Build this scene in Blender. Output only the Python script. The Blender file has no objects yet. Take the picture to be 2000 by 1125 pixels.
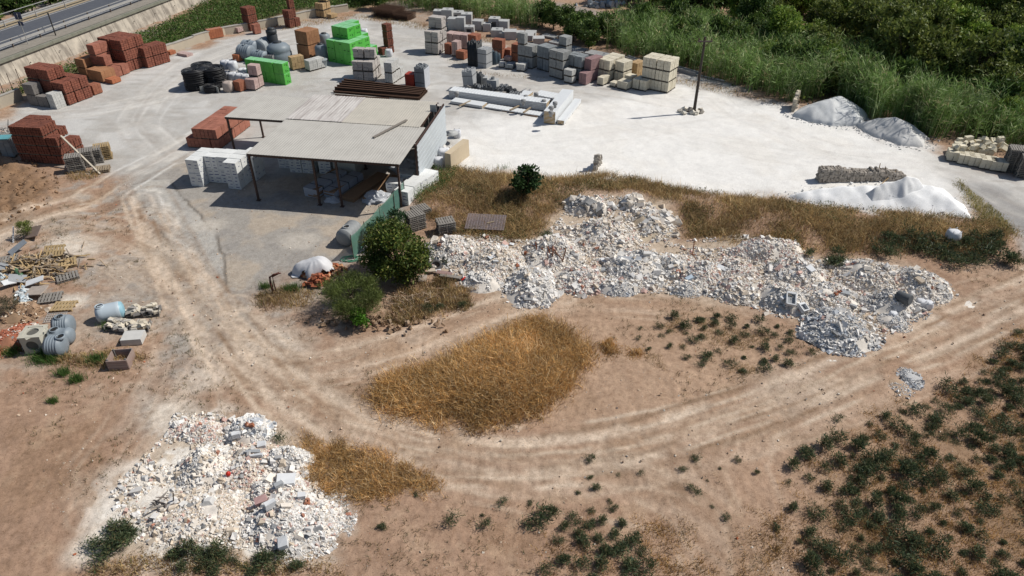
import bpy, math, random
import numpy as np
from math import radians as R, sin, cos, pi, sqrt, atan2
from mathutils import Vector, Matrix
random.seed(7); rng = np.random.default_rng(11)
SC = bpy.context.scene; COL = SC.collection
# ------------------------------------------------------------------ camera, sky, sun, exposure
CAM_H, PITCH, HF = 24.0, 34.5, 72.0
cam = bpy.data.cameras.new('camera'); cam.sensor_width = 36; cam.lens = 18/math.tan(R(HF/2)); cam.clip_start = .5; cam.clip_end = 2500
co = bpy.data.objects.new('camera', cam); COL.objects.link(co); co.location = (0, 0, CAM_H); co.rotation_euler = (R(90-PITCH), 0, 0); SC.camera = co
SUN = Vector((.86, .19, 1.0)).normalized()
w = bpy.data.worlds.new('World'); SC.world = w; w.use_nodes = True
nt = w.node_tree; sk = nt.nodes.new('ShaderNodeTexSky'); sk.sky_type = 'NISHITA'; sk.sun_disc = False
sk.sun_elevation = math.asin(SUN.z); sk.sun_rotation = atan2(SUN.x, SUN.y)
bg = nt.nodes['Background']; nt.links.new(sk.outputs[0], bg.inputs[0]); bg.inputs[1].default_value = .065
sl = bpy.data.lights.new('sun', 'SUN'); sl.energy = 4.2; sl.angle = R(.5); sl.color = (1, .955, .88)
so = bpy.data.objects.new('sun', sl); COL.objects.link(so); so.rotation_euler = SUN.to_track_quat('Z', 'Y').to_euler(); so.location = (40, 10, 60)
SC.view_settings.view_transform = 'Standard'; SC.view_settings.look = 'None'; SC.view_settings.exposure = 0.06; SC.view_settings.gamma = 1
SC.cycles.max_bounces = 6; SC.cycles.diffuse_bounces = 3; SC.cycles.transparent_max_bounces = 6

# ------------------------------------------------------------------ noise and photo-to-ground measuring
def vnoise(x, y, s=0):
    x = np.asarray(x, float); y = np.asarray(y, float)
    xi = np.floor(x).astype(np.int64); yi = np.floor(y).astype(np.int64); fx = x-xi; fy = y-yi
    fx = fx*fx*(3-2*fx); fy = fy*fy*(3-2*fy)
    def h(a, b):
        n = (a*374761393 + b*668265263 + s*974634777) & 0xffffffff
        n = ((n ^ (n >> 13))*1274126177) & 0xffffffff
        return ((n ^ (n >> 16)) & 0xffff)/65535.0
    return (h(xi, yi)*(1-fx)+h(xi+1, yi)*fx)*(1-fy) + (h(xi, yi+1)*(1-fx)+h(xi+1, yi+1)*fx)*fy
def fbm(x, y, o=4, s=0):
    a, t, n = 1., 0., 0.
    for k in range(o):
        t = t + a*vnoise(x*2**k, y*2**k, s+k); n += a; a *= .5
    return t/n
def ray(px, py):
    f = 1000/math.tan(R(HF/2)); d = (px-1000)/f, 1., -(py-562.5)/f; c, s = cos(R(PITCH)), sin(R(PITCH))
    return d[0], d[1]*c+d[2]*s, -d[1]*s+d[2]*c
BANK = [(840, 400), (960, 385), (1100, 385), (1250, 390), (1400, 415), (1600, 440), (1800, 455), (1930, 470)]
def at0(px, py, z=0.):
    r = ray(px, py); t = (z-CAM_H)/r[2]; return np.array([r[0]*t, r[1]*t])
BW = np.array([at0(*p) for p in BANK])
def polydist(x, y, L):
    d = np.full(np.shape(x), 1e9)
    for a, b in zip(L[:-1], L[1:]):
        e = b-a; t = np.clip(((x-a[0])*e[0]+(y-a[1])*e[1])/(e@e), 0, 1)
        d = np.minimum(d, np.hypot(x-a[0]-t*e[0], y-a[1]-t*e[1]))
    return d
GPC = at0(975, 745)
PITP = np.array([at0(30, 365), at0(85, 385)])
def hz(x, y):
    x = np.asarray(x, float); y = np.asarray(y, float)
    far = np.clip((y-45)/15, 0, 1)
    z = (fbm(x*.12, y*.12, 3, 5)-.5)*.5*(1-far)
    z = z + .55*np.exp(-(polydist(x, y, BW)/2.3)**2)
    z = z + .35*np.clip((y-20)/25, 0, 1)*(1-far)*0
    z = z + .5*np.exp(-(np.hypot((x-GPC[0])*.9+(y-GPC[1])*.25, (y-GPC[1])*1.15-(x-GPC[0])*.25)/2.9)**4)
    z = z - .45*np.exp(-(np.hypot(x-(-30.3), (y-46.2))/1.6)**2)
    return z
def at(px, py, z=None):
    if z is not None: return at0(px, py, z)
    q = at0(px, py, 0)
    for k in range(5): q = at0(px, py, float(hz(q[0], q[1])))
    return q
def P3(px, py, dz=0.):
    q = at(px, py); return Vector((q[0], q[1], float(hz(q[0], q[1]))+dz))
def sdf(x, y, poly):                                # signed distance, inside positive
    P = np.array([at0(*p) for p in poly]); n = len(P); d = np.full(np.shape(x), 1e9); ins = np.zeros(np.shape(x), bool)
    for i in range(n):
        a, b = P[i], P[(i+1) % n]; e = b-a
        t = np.clip(((x-a[0])*e[0]+(y-a[1])*e[1])/(e@e+1e-9), 0, 1)
        d = np.minimum(d, np.hypot(x-a[0]-t*e[0], y-a[1]-t*e[1]))
        c = ((a[1] > y) != (b[1] > y)) & (x < (b[0]-a[0])*(y-a[1])/(b[1]-a[1]+1e-12)+a[0]); ins ^= c
    return np.where(ins, d, -d)
def sm(v, a, b):
    t = np.clip((v-a)/(b-a), 0, 1); return t*t*(3-2*t)

# ------------------------------------------------------------------ materials
def nodes(name):
    m = bpy.data.materials.new(name); m.use_nodes = True; t = m.node_tree
    return m, t, t.nodes['Principled BSDF']
def ramp(t, fac, stops):
    r = t.nodes.new('ShaderNodeValToRGB'); e = r.color_ramp.elements
    while len(e) < len(stops): e.new(.5)
    for k, (p, c) in enumerate(stops): e[k].position = p; e[k].color = (*c, 1)
    t.links.new(fac, r.inputs[0]); return r.outputs[0]
def tex(t, scale, detail=4, rough=.6, coord='Object'):
    tc = t.nodes.new('ShaderNodeTexCoord'); n = t.nodes.new('ShaderNodeTexNoise'); n.inputs['Scale'].default_value = scale
    n.inputs['Detail'].default_value = detail; n.inputs['Roughness'].default_value = rough
    t.links.new(tc.outputs[coord], n.inputs['Vector']); return n.outputs['Fac']
def mth(t, op, a, b, clamp=False):
    n = t.nodes.new('ShaderNodeMath'); n.operation = op; n.use_clamp = clamp
    for i, v in enumerate((a, b)):
        if isinstance(v, (int, float)): n.inputs[i].default_value = v
        else: t.links.new(v, n.inputs[i])
    return n.outputs[0]
def mixc(t, fac, a, b, mode='MIX'):
    n = t.nodes.new('ShaderNodeMix'); n.data_type = 'RGBA'; n.blend_type = mode
    for i, v in ((0, fac), (6, a), (7, b)):
        if isinstance(v, (int, float)): n.inputs[i].default_value = v
        elif isinstance(v, tuple): n.inputs[i].default_value = (*v, 1)
        else: t.links.new(v, n.inputs[i])
    return n.outputs[2]
def bump(t, bs, h, strength, dist=.02):
    b = t.nodes.new('ShaderNodeBump'); b.inputs['Strength'].default_value = strength; b.inputs['Distance'].default_value = dist
    t.links.new(h, b.inputs['Height']); t.links.new(b.outputs[0], bs.inputs['Normal'])
MATS = {}
def mat(name, c1, c2=None, rough=.85, ns=3., bmp=.25, spec=.3, metal=0., obr=.15, tint=False):
    """two-tone weathered surface; 'tint' adds a tone per unit (brick, block, bag), obr a tone per object"""
    if name in MATS: return MATS[name]
    m, t, bs = nodes(name); c2 = c2 or tuple(v*.72 for v in c1)
    n1 = tex(t, ns, 5); f = mth(t, 'MULTIPLY_ADD', n1, 1.6); f.node.inputs[2].default_value = -.3
    if tint:
        a = t.nodes.new('ShaderNodeAttribute'); a.attribute_name = 'tint'
        f = mth(t, 'ADD', mth(t, 'MULTIPLY', f, .45), mth(t, 'MULTIPLY', a.outputs['Fac'], .55), True)
    c = mixc(t, f, c1, c2)
    oi = t.nodes.new('ShaderNodeObjectInfo'); v = mth(t, 'MULTIPLY_ADD', oi.outputs['Random'], obr); v.node.inputs[2].default_value = 1-obr/2
    hs = t.nodes.new('ShaderNodeHueSaturation'); t.links.new(v, hs.inputs['Value']); t.links.new(c, hs.inputs['Color'])
    t.links.new(hs.outputs[0], bs.inputs['Base Color'])
    bs.inputs['Roughness'].default_value = rough; bs.inputs['Metallic'].default_value = metal; bs.inputs['Specular IOR Level'].default_value = spec
    if bmp: bump(t, bs, tex(t, ns*6, 4), bmp)
    MATS[name] = m; return m
def matcol(name, rough=.85, var=.25, ns=8., spec=.2, trans=0.):
    """surface whose tone is stored per stone / leaf / blade in the 'Col' attribute"""
    if name in MATS: return MATS[name]
    m, t, bs = nodes(name); a = t.nodes.new('ShaderNodeAttribute'); a.attribute_name = 'Col'
    hs = t.nodes.new('ShaderNodeHueSaturation'); v = mth(t, 'MULTIPLY_ADD', tex(t, ns, 3), var*2); v.node.inputs[2].default_value = 1-var
    t.links.new(v, hs.inputs['Value']); t.links.new(a.outputs['Color'], hs.inputs['Color'])
    t.links.new(hs.outputs[0], bs.inputs['Base Color']); bs.inputs['Roughness'].default_value = rough; bs.inputs['Specular IOR Level'].default_value = spec
    if trans:
        tr = t.nodes.new('ShaderNodeBsdfTranslucent'); t.links.new(hs.outputs[0], tr.inputs[0]); mx = t.nodes.new('ShaderNodeMixShader'); mx.inputs[0].default_value = trans
        t.links.new(bs.outputs[0], mx.inputs[1]); t.links.new(tr.outputs[0], mx.inputs[2]); t.links.new(mx.outputs[0], t.nodes['Material Output'].inputs[0])
    MATS[name] = m; return m

# ------------------------------------------------------------------ mesh helpers
def link(name, me, m=None, parent=None, label=None, cat=None, group=None, kind=None, loc=None, rz=0.):
    o = bpy.data.objects.new(name, me); COL.objects.link(o)
    if m is not None and me is not None and len(me.materials) == 0:
        for k in (m if isinstance(m, (list, tuple)) else [m]): me.materials.append(k)
    if parent: o.parent = parent
    if loc is not None: o.location = loc
    if rz: o.rotation_euler = (0, 0, rz)
    for k, v in (('label', label), ('category', cat), ('group', group), ('kind', kind)):
        if v: o[k] = v
    return o
def thing(name, label, cat, loc=(0, 0, 0), rz=0., group=None):
    return link(name, None, None, None, label, cat, group, None, loc, rz)
def npmesh(name, V, F, cols=None, smooth=False):
    me = bpy.data.meshes.new(name); V = np.asarray(V, np.float32); F = np.asarray(F, np.int32); k = F.shape[1]
    me.vertices.add(len(V)); me.vertices.foreach_set('co', V.ravel()); me.loops.add(F.size); me.loops.foreach_set('vertex_index', F.ravel())
    me.polygons.add(len(F)); me.polygons.foreach_set('loop_start', np.arange(0, F.size, k, dtype=np.int32)); me.polygons.foreach_set('loop_total', np.full(len(F), k, np.int32))
    me.polygons.foreach_set('use_smooth', np.full(len(F), bool(smooth)))
    if cols is not None:
        a = me.attributes.new('Col', 'FLOAT_COLOR', 'POINT'); c = np.ones((len(V), 4), np.float32); c[:, :3] = cols; a.data.foreach_set('color', c.ravel())
    me.update(calc_edges=True); me.validate(); return me
class MB:
    def __init__(s): s.v = []; s.f = []; s.t = []; s.mi = []; s.sm = []
    def add(s, vs, fs, tint=.5, mi=0, smooth=False):
        n = len(s.v); s.v += [tuple(v) for v in vs]; s.f += [tuple(n+i for i in f) for f in fs]; s.t += [tint]*len(vs); s.mi += [mi]*len(fs); s.sm += [smooth]*len(fs)
    def box(s, c, d, rz=0., tint=.5, mi=0, M=None, taper=1., jit=0.):
        x, y, z = (k/2 for k in d); vs = []
        for sz in (-1, 1):
            k = taper if sz > 0 else 1
            for sx, sy in ((-1, -1), (1, -1), (1, 1), (-1, 1)):
                v = Vector((sx*x*k, sy*y*k, sz*z))
                if jit: v += Vector((random.uniform(-jit, jit), random.uniform(-jit, jit), random.uniform(-jit, jit)))
                if rz: v = Matrix.Rotation(rz, 3, 'Z') @ v
                if M: v = M @ v
                vs.append(v+Vector(c))
        s.add(vs, [(3, 2, 1, 0), (4, 5, 6, 7), (0, 1, 5, 4), (1, 2, 6, 5), (2, 3, 7, 6), (3, 0, 4, 7)], tint, mi); return s
    def beam(s, a, b, wd, hg, tint=.5, mi=0):           # rectangular bar from a to b
        a = Vector(a); b = Vector(b); d = b-a; q = d.to_track_quat('X', 'Z').to_matrix()
        return s.box((a+b)/2, (d.length, wd, hg), tint=tint, mi=mi, M=q)
    def lathe(s, prof, n=20, M=None, c=(0, 0, 0), tint=.5, mi=0, caps=True, smooth=True):   # prof: (radius, height)
        vs = []; fs = []
        for r, h in prof:
            for k in range(n):
                v = Vector((r*cos(2*pi*k/n), r*sin(2*pi*k/n), h)); vs.append((M @ v if M else v)+Vector(c))
        for i in range(len(prof)-1):
            for k in range(n): fs.append((i*n+k, i*n+(k+1) % n, (i+1)*n+(k+1) % n, (i+1)*n+k))
        s.add(vs, fs, tint, mi, smooth)
        if caps:
            m = (len(prof)-1)*n
            s.add(vs[:n], [tuple(range(n))[::-1]], tint, mi); s.add(vs[m:], [tuple(range(n))], tint, mi)
        return s
    def tube(s, pts, r, n=8, tint=.5, mi=0, r2=None):
        pts = [Vector(p) for p in pts]; vs = []; fs = []
        for i, p in enumerate(pts):
            d = (pts[min(i+1, len(pts)-1)]-pts[max(i-1, 0)]).normalized(); q = d.to_track_quat('Z', 'Y').to_matrix()
            rr = r if r2 is None else r+(r2-r)*i/(len(pts)-1)
            for k in range(n): vs.append(q @ Vector((rr*cos(2*pi*k/n), rr*sin(2*pi*k/n), 0))+p)
        for i in range(len(pts)-1):
            for k in range(n): fs.append((i*n+k, i*n+(k+1) % n, (i+1)*n+(k+1) % n, (i+1)*n+k))
        fs += [tuple(range(n))[::-1], tuple(range(len(vs)-n, len(vs)))]
        s.add(vs, fs, tint, mi, True); return s
    def torus(s, c, R_, r, n=24, m=8, M=None, tint=.5, mi=0):
        vs = []; fs = []
        for i in range(n):
            for k in range(m):
                a, b = 2*pi*i/n, 2*pi*k/m; v = Vector(((R_+r*cos(b))*cos(a), (R_+r*cos(b))*sin(a), r*sin(b))); vs.append((M @ v if M else v)+Vector(c))
        for i in range(n):
            for k in range(m): fs.append((i*m+k, ((i+1) % n)*m+k, ((i+1) % n)*m+(k+1) % m, i*m+(k+1) % m))
        s.add(vs, fs, tint, mi, True); return s
    def mesh(s, name):
        me = bpy.data.meshes.new(name); me.from_pydata(s.v, [], s.f)
        a = me.attributes.new('tint', 'FLOAT', 'POINT'); a.data.foreach_set('value', np.array(s.t, np.float32))
        me.polygons.foreach_set('material_index', np.array(s.mi, np.int32)); me.polygons.foreach_set('use_smooth', np.array(s.sm, bool)); me.update(); return me
    def build(s, name, m, parent=None, **k): return link(name, s.mesh(name), m, parent, **k)
def rotmats(n, tilt=1.):
    a = rng.uniform(0, 2*pi, n); ax = rng.normal(size=(n, 3)); ax /= np.linalg.norm(ax, axis=1)[:, None]
    K = np.zeros((n, 3, 3)); K[:, 0, 1] = -ax[:, 2]; K[:, 0, 2] = ax[:, 1]; K[:, 1, 0] = ax[:, 2]; K[:, 1, 2] = -ax[:, 0]; K[:, 2, 0] = -ax[:, 1]; K[:, 2, 1] = ax[:, 0]
    a = a*tilt; return np.eye(3)+np.sin(a)[:, None, None]*K+(1-np.cos(a))[:, None, None]*(K@K)
CUBE = np.array([(-1, -1, -1), (1, -1, -1), (1, 1, -1), (-1, 1, -1), (-1, -1, 1), (1, -1, 1), (1, 1, 1), (-1, 1, 1)], float)
CF = np.array([(3, 2, 1, 0), (4, 5, 6, 7), (0, 1, 5, 4), (1, 2, 6, 5), (2, 3, 7, 6), (3, 0, 4, 7)])
def chunks(name, P, S, cols, jit=.35, tilt=1.):
    """many broken stones: P positions (n,3), S half sizes (n,3)"""
    n = len(P); V = CUBE[None]+rng.uniform(-jit, jit, (n, 8, 3)); V[:, 4:, :2] *= rng.uniform(.45, 1, (n, 1, 1))
    V = np.einsum('nij,nkj->nki', rotmats(n, tilt), V*S[:, None, :])+P[:, None, :]
    F = CF[None]+8*np.arange(n)[:, None, None]
    return npmesh(name, V.reshape(-1, 3), F.reshape(-1, 4), np.repeat(cols, 8, 0))
def leafmesh(name, P, L, W, cols, up=.35, dirs=None):
    """leaf-sized diamond faces at P, length L, width W"""
    n = len(P); d = rng.normal(size=(n, 3)) if dirs is None else dirs.copy(); d[:, 2] += up*(dirs is None); d /= np.linalg.norm(d, axis=1)[:, None]+1e-9
    e = np.cross(d, rng.normal(size=(n, 3))); e /= np.linalg.norm(e, axis=1)[:, None]+1e-9
    L = np.broadcast_to(L, n)[:, None]; W = np.broadcast_to(W, n)[:, None]
    V = np.stack([P, P+d*L*.5+e*W*.5, P+d*L, P+d*L*.5-e*W*.5], 1)
    return npmesh(name, V.reshape(-1, 3), np.arange(4*n).reshape(-1, 4), np.repeat(cols, 4, 0))
def blades(name, P, Hh, W, lean, cols):
    """grass blades: bent two-segment strips"""
    n = len(P); a = rng.uniform(0, 2*pi, n); b = rng.uniform(0, 2*pi, n); s = np.stack([np.cos(a), np.sin(a), 0*a], 1)*(W/2)[:, None]
    ld = np.stack([np.cos(b), np.sin(b), 0*b], 1)*(lean*Hh)[:, None]; up = np.zeros((n, 3)); up[:, 2] = Hh
    V = np.stack([P-s, P+s, P+s*.8+up*.55+ld*.35, P-s*.8+up*.55+ld*.35, P+up*.95+ld+s*.15, P+up*.95+ld-s*.15], 1)
    F = np.array([(0, 1, 2, 3), (3, 2, 4, 5)])[None]+6*np.arange(n)[:, None, None]
    return npmesh(name, V.reshape(-1, 3), F.reshape(-1, 4), np.repeat(cols, 6, 0))
def pal(n, *cs, var=.15):
    """n tones drawn from (weight, rgb) pairs"""
    wts = np.array([c[0] for c in cs], float); k = rng.choice(len(cs), n, p=wts/wts.sum())
    return np.array([c[1] for c in cs])[k]*rng.uniform(1-var, 1+var, (n, 1))
def inpoly(n, poly, dens=None, z=True):
    """n random ground points inside a polygon given in photo pixels"""
    W_ = np.array([at0(*p) for p in poly]); lo, hi = W_.min(0), W_.max(0); out = []; c = 0
    while c < n:
        q = rng.uniform(lo, hi, (n*2, 2)); q = q[sdf(q[:, 0], q[:, 1], poly) > 0]
        if dens is not None: q = q[rng.uniform(size=len(q)) < dens(q[:, 0], q[:, 1])]
        out.append(q); c += len(q)
    q = np.concatenate(out)[:n]; return np.column_stack([q, hz(q[:, 0], q[:, 1])])
# ------------------------------------------------------------------ ground: one sheet, its soils laid out by zone
YARD = [(-500, 330), (0, 232), (60, 205), (330, 112), (480, 62), (700, 32), (850, 55), (1000, 92), (1200, 128), (1420, 165), (1545, 212), (1690, 255), (1830, 292), (1990, 352), (2200, 420), (2100, 500), (1960, 425), (1900, 400), (1885, 425), (1560, 388), (1300, 368), (1100, 347), (905, 327), (860, 335), (815, 400), (690, 520), (480, 560), (330, 420), (210, 345), (100, 300), (0, 255), (-300, 360)]
WHITE = [(880, 255), (1000, 225), (1150, 205), (1330, 170), (1545, 212), (1690, 250), (1830, 300), (1870, 360), (1895, 425), (1560, 388), (1300, 368), (1100, 347), (905, 330)]
GRAVEL = [(225, 345), (330, 320), (420, 300), (560, 330), (800, 340), (800, 400), (690, 520), (600, 560), (480, 610), (400, 590), (330, 500), (260, 400)]
SLAB = [(256, 362), (300, 350), (330, 350), (390, 420), (425, 465), (440, 520), (440, 558), (405, 560), (372, 520), (352, 500), (330, 470), (288, 418)]
ASPH = [(1835, 345), (1960, 372), (2060, 430), (2160, 560), (2010, 520), (1930, 420), (1870, 370)]
GREENB = [(-300, 250), (0, 190), (150, 130), (330, 62), (470, -10), (800, -15), (700, 22), (600, 18), (480, 48), (330, 100), (180, 165), (60, 180), (0, 215)]
DIRTL = [(-400, 330), (0, 300), (60, 320), (110, 345), (125, 375), (95, 402), (30, 430), (-300, 560)]
DUST = [(330, 850), (300, 880), (240, 940), (200, 1000), (215, 1060), (330, 1075), (480, 1080), (640, 1075), (665, 1000), (600, 920), (540, 860), (450, 815), (340, 810)]
RUB = [(840, 470), (930, 460), (1050, 470), (1130, 390), (1300, 400), (1330, 470), (1440, 460), (1570, 500), (1640, 505), (1780, 520), (1860, 570), (1770, 640), (1690, 680), (1600, 650), (1500, 600), (1340, 575), (1200, 570), (1100, 560), (1040, 595), (960, 560), (850, 530)]
TUNN = [(660, 690), (800, 640), (900, 600), (1100, 560), (1400, 575), (1600, 660), (1560, 760), (1350, 850), (1180, 880), (1000, 870), (850, 850), (700, 800)]
BARE = [(1010, 30), (1060, 4), (1180, 4), (1260, -30), (1420, -60), (1350, 20), (1210, 30), (1180, 48), (1060, 32)]
GRV2 = [(1035, 20), (1070, 5), (1150, 12), (1190, 30), (1150, 40), (1080, 34)]
TRK = [  # polyline, half gauge, rut width, strength, tone (+ light, - dark)
 ([(290, 380), (330, 470), (380, 560), (440, 640), (510, 710), (580, 775), (700, 850), (860, 885), (1010, 895), (1160, 885), (1330, 845), (1500, 790), (1650, 730), (1800, 665), (2000, 575), (2200, 480)], .95, .33, 1.25),
 ([(300, 420), (350, 520), (420, 620), (500, 700), (560, 770), (660, 850), (830, 912), (1010, 935), (1200, 920), (1400, 870), (1600, 800), (1800, 715), (2000, 620)], 1.0, .40, .4),
 ([(470, 620), (520, 680), (610, 715), (760, 680), (900, 630), (1000, 590), (1090, 575)], .95, .40, .7),
 ([(500, 690), (620, 730), (780, 690), (930, 612), (1080, 585), (1250, 585), (1450, 620)], .95, .35, .35),
 ([(640, 800), (820, 868), (1000, 900), (1150, 930), (1330, 960), (1450, 1050), (1480, 1140)], .95, .35, .45),
 ([(-50, 470), (60, 420), (150, 395), (230, 360), (330, 300), (420, 250)], .95, .33, 1.1),
 ([(-50, 500), (100, 440), (220, 450), (320, 500), (390, 570)], .9, .45, .7),
 ([(200, 480), (300, 540), (380, 600), (440, 680), (480, 760), (520, 860)], .9, .45, .4),
 ([(330, 600), (350, 680), (330, 760), (280, 850), (200, 950)], 1.0, .5, .35),
 ([(1560, 560), (1700, 600), (1830, 590), (2000, 540)], 1.0, .45, .35),
 ([(1500, 1125), (1440, 1000), (1400, 900), (1420, 840), (1520, 770)], 1.0, .5, -.35),
 ([(1350, 1125), (1330, 1000), (1300, 920), (1200, 880)], 1.0, .5, -.3),
 ([(20, 225), (200, 215), (350, 180), (420, 120), (520, 85), (700, 60), (850, 90), (930, 130), (1000, 160), (1200, 175), (1330, 200)], 1.2, .6, .5),
 ([(330, 300), (260, 240), (300, 180), (400, 100), (600, 55)], 1.2, .6, .45),
 ([(800, 180), (900, 200), (870, 240), (960, 290), (1200, 260), (1400, 230), (1500, 240)], 1.2, .6, .25),
 ([(860, 130), (1000, 150), (1150, 200), (1250, 250), (1500, 300), (1800, 330)], 1.2, .6, .25),
 ([(1330, 190), (1400, 190), (1450, 230), (1600, 290), (1760, 310), (1900, 350), (2000, 410)], 1.1, .6, .35),
]
LANE = [(250, 560), (380, 545), (450, 570), (500, 650), (470, 690), (400, 720), (340, 760), (300, 850), (255, 850), (275, 760), (320, 690), (330, 640), (240, 600)]
FIELDS = [(1580, 890), (1700, 820), (1850, 760), (2000, 650), (2300, 560), (2500, 1300), (1560, 1300), (1500, 1060)]
def lay(c, wgt, col):
    return c*(1-wgt[..., None])+np.array(col)*wgt[..., None]
def ground_colour(x, y):
    n1 = fbm(x*.35, y*.35, 4, 1); n2 = fbm(x*1.3, y*1.3, 4, 21); n3 = fbm(x*.09, y*.09, 3, 41); n4 = fbm(x*4.2, y*4.2, 3, 61)
    wob = (n1-.5)*3.2+(n2-.5)*1.2
    c = np.ones(x.shape+(3,))*np.array((.345, .228, .158))
    c = lay(c, sm(n3+.35*(n2-.5), .42, .62)*.65, (.405, .28, .198)); c = lay(c, sm(n1, .56, .72)*.5, (.27, .172, .108)); c = lay(c, sm(n2, .6, .75)*.3, (.40, .295, .205))
    rut = np.zeros(x.shape)
    def Z(poly, a, b, k=1.): return sm(sdf(x, y, poly)+wob*k, a, b)
    c = lay(c, Z(TUNN, -.5, 2.5)*.55, (.415, .29, .20))
    leftf = sm(-x, 6, 16)*sm(y, 24, 33)
    c = lay(c, leftf*sm(n1+.3*(n2-.5), .38, .62)*.8, (.40, .34, .28)); c = lay(c, leftf*sm(n2, .55, .7)*.6, (.31, .285, .26))
    yd = Z(YARD, -1.2, 1.6)
    c = lay(c, yd, (.455, .44, .415)); c = lay(c, yd*sm(n2, .47, .67)*.6, (.385, .36, .33)); c = lay(c, yd*sm(n1, .47, .66)*.65, (.555, .545, .525))
    c = lay(c, yd*sm(vnoise(x*.5+y*.2, y*1.7, 77), .62, .85)*.5, (.35, .325, .295))
    gr = Z(GRAVEL, -1.5, 2.2)
    c = lay(c, gr*.85, (.315, .29, .26)); c = lay(c, gr*sm(n1, .5, .64)*.75, (.43, .36, .285)); c = lay(c, gr*sm(n2, .58, .72)*.5, (.25, .235, .22))
    c = lay(c, Z(WHITE, -2.2, 2.0)*.9, (.78, .765, .735)); c = lay(c, Z(WHITE, -.5, 3.)*sm(n1, .5, .7)*.45, (.70, .67, .62))
    ln_ = Z(LANE, -1., 1.4, .6); c = lay(c, ln_*(.45+.5*sm(n2, .4, .6)), (.335, .31, .28))
    sl_ = sm(sdf(x, y, SLAB)+(n2-.5)*.5, -.12, .25); c = lay(c, sl_*.85, (.40, .385, .36)); c = lay(c, sl_*sm(n2, .5, .7)*.4, (.46, .42, .36))
    edge = np.exp(-((sdf(x, y, SLAB)+(n2-.5)*.5)/.09)**2)*sm(n1, .38, .55)*sm(-x, 12.2, 13.2); c = lay(c, edge*.8, (.12, .105, .09))
    c = lay(c, Z(ASPH, -.8, 1.2, .6)*.9, (.27, .262, .255)); c = lay(c, Z(ASPH, -.8, 1.2)*sm(vnoise(x*.5-y*.25, (x+y)*1.5, 5), .5, .8)*.6, (.37, .35, .325))
    c = lay(c, Z(GREENB, -1., 1.2)*.8, (.12, .115, .05)); c = lay(c, Z(DIRTL, -.8, 1.)*.9, (.235, .145, .085))
    c = lay(c, Z(FIELDS, -1.5, 1.5)*(.35+.5*sm(n1, .4, .6)), (.255, .165, .10)); du = Z(DUST, -1.4, .9, .6); c = lay(c, du*.85, (.60, .53, .435)); c = lay(c, du*sm(n2, .46, .58)*.85, (.70, .665, .61)); 
    c = lay(c, Z(RUB, -1.2, 1., .5)*.8, (.50, .42, .33))
    c = lay(c, Z(BARE, -2, 3.)*.9, (.36, .25, .16)); c = lay(c, Z(GRV2, -1.5, 2.)*.9, (.29, .265, .25)); c = lay(c, sm(n1, .5, .6)*Z(GRV2, -1, 2)*.6, (.36, .29, .24))
    for (px, py, rr, k) in ((130, 470, 1.6, .8), (155, 485, 1.8, .8), (140, 590, 1.2, .8), (335, 810, 1.5, .7), (395, 745, 1.4, .6), (520, 670, 2.2, .6), (180, 1075, 1.2, .9), (205, 1060, 1.0, .8), (400, 440, 1.5, .5), (590, 470, 1.5, .4), (560, 690, 1.6, .4), (1830, 625, 1., .5), (1550, 760, 2.5, .3), (800, 660, 1.2, .3)):
        q = at0(px, py); d = np.hypot((x-q[0])*.8, (y-q[1]))+wob*.35; c = lay(c, sm(-d, -rr, -rr*.25)*k, (.64, .58, .50))
    for k_, (pl, g_, w_, s_) in enumerate(TRK):
        L = np.array([at0(*p) for p in pl]); L = np.concatenate([L[:1]]+[L[i]+(L[i+1]-L[i])*np.linspace(0, 1, 7)[1:, None] for i in range(len(L)-1)])
        for it in range(3): L[1:-1] = (L[:-2]+2*L[1:-1]+L[2:])/4
        d = polydist(x, y, L); d = d+(n2-.5)*.25; d_ = d
        for cp in range(5):
            o_ = rng.uniform(-1.4, 1.4, 2); L2 = L+o_+np.cumsum(rng.normal(0, .10, L.shape), 0)*.6; d2 = polydist(x, y, L2); tn = np.exp(-((d2-.95)/.13)**2)*sm(fbm(x*.45, y*.45, 2, 120+k_*3+cp), .42, .6)
            lt = cp not in (1, 4); c = lay(c, tn*abs(s_)*.8*(1-yd), (.55, .44, .34) if lt else (.26, .175, .115)); c = lay(c, tn*abs(s_)*.6*yd, (.70, .685, .65) if lt else (.40, .38, .35))
        r_ = np.exp(-((d-g_)/w_)**2)*sm(fbm(x*.5, y*.5, 3, 90+k_), .3, .55); tread = .75+.5*(n4-.4)
        onw = yd*1.; tone = np.array((.61, .50, .395)) if s_ > 0 else np.array((.275, .185, .125))
        tw = tone*(1-onw[..., None])+(np.array((.62, .585, .53)))*onw[..., None]
        c = c*(1-(r_*abs(s_)*.75*tread)[..., None])+tw*(r_*abs(s_)*.75*tread)[..., None]
        c = lay(c, np.exp(-(d/.45)**2)*abs(s_)*.22, (.30, .215, .145)); c = lay(c, np.exp(-((d-g_-.55)/.16)**2)*abs(s_)*.3*sm(n1, .4, .6), (.26, .18, .12))
        rut += r_*abs(s_)
    yk = yd*(1-.5*gr); c *= ((.86+.28*n4)*(1-yk)+(.95+.10*n4)*yk+.18*(n2-.5))[..., None]
    return np.clip(c, .02, .80), rut, 1-.8*np.clip(yd-.5*gr, 0, 1)
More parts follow.
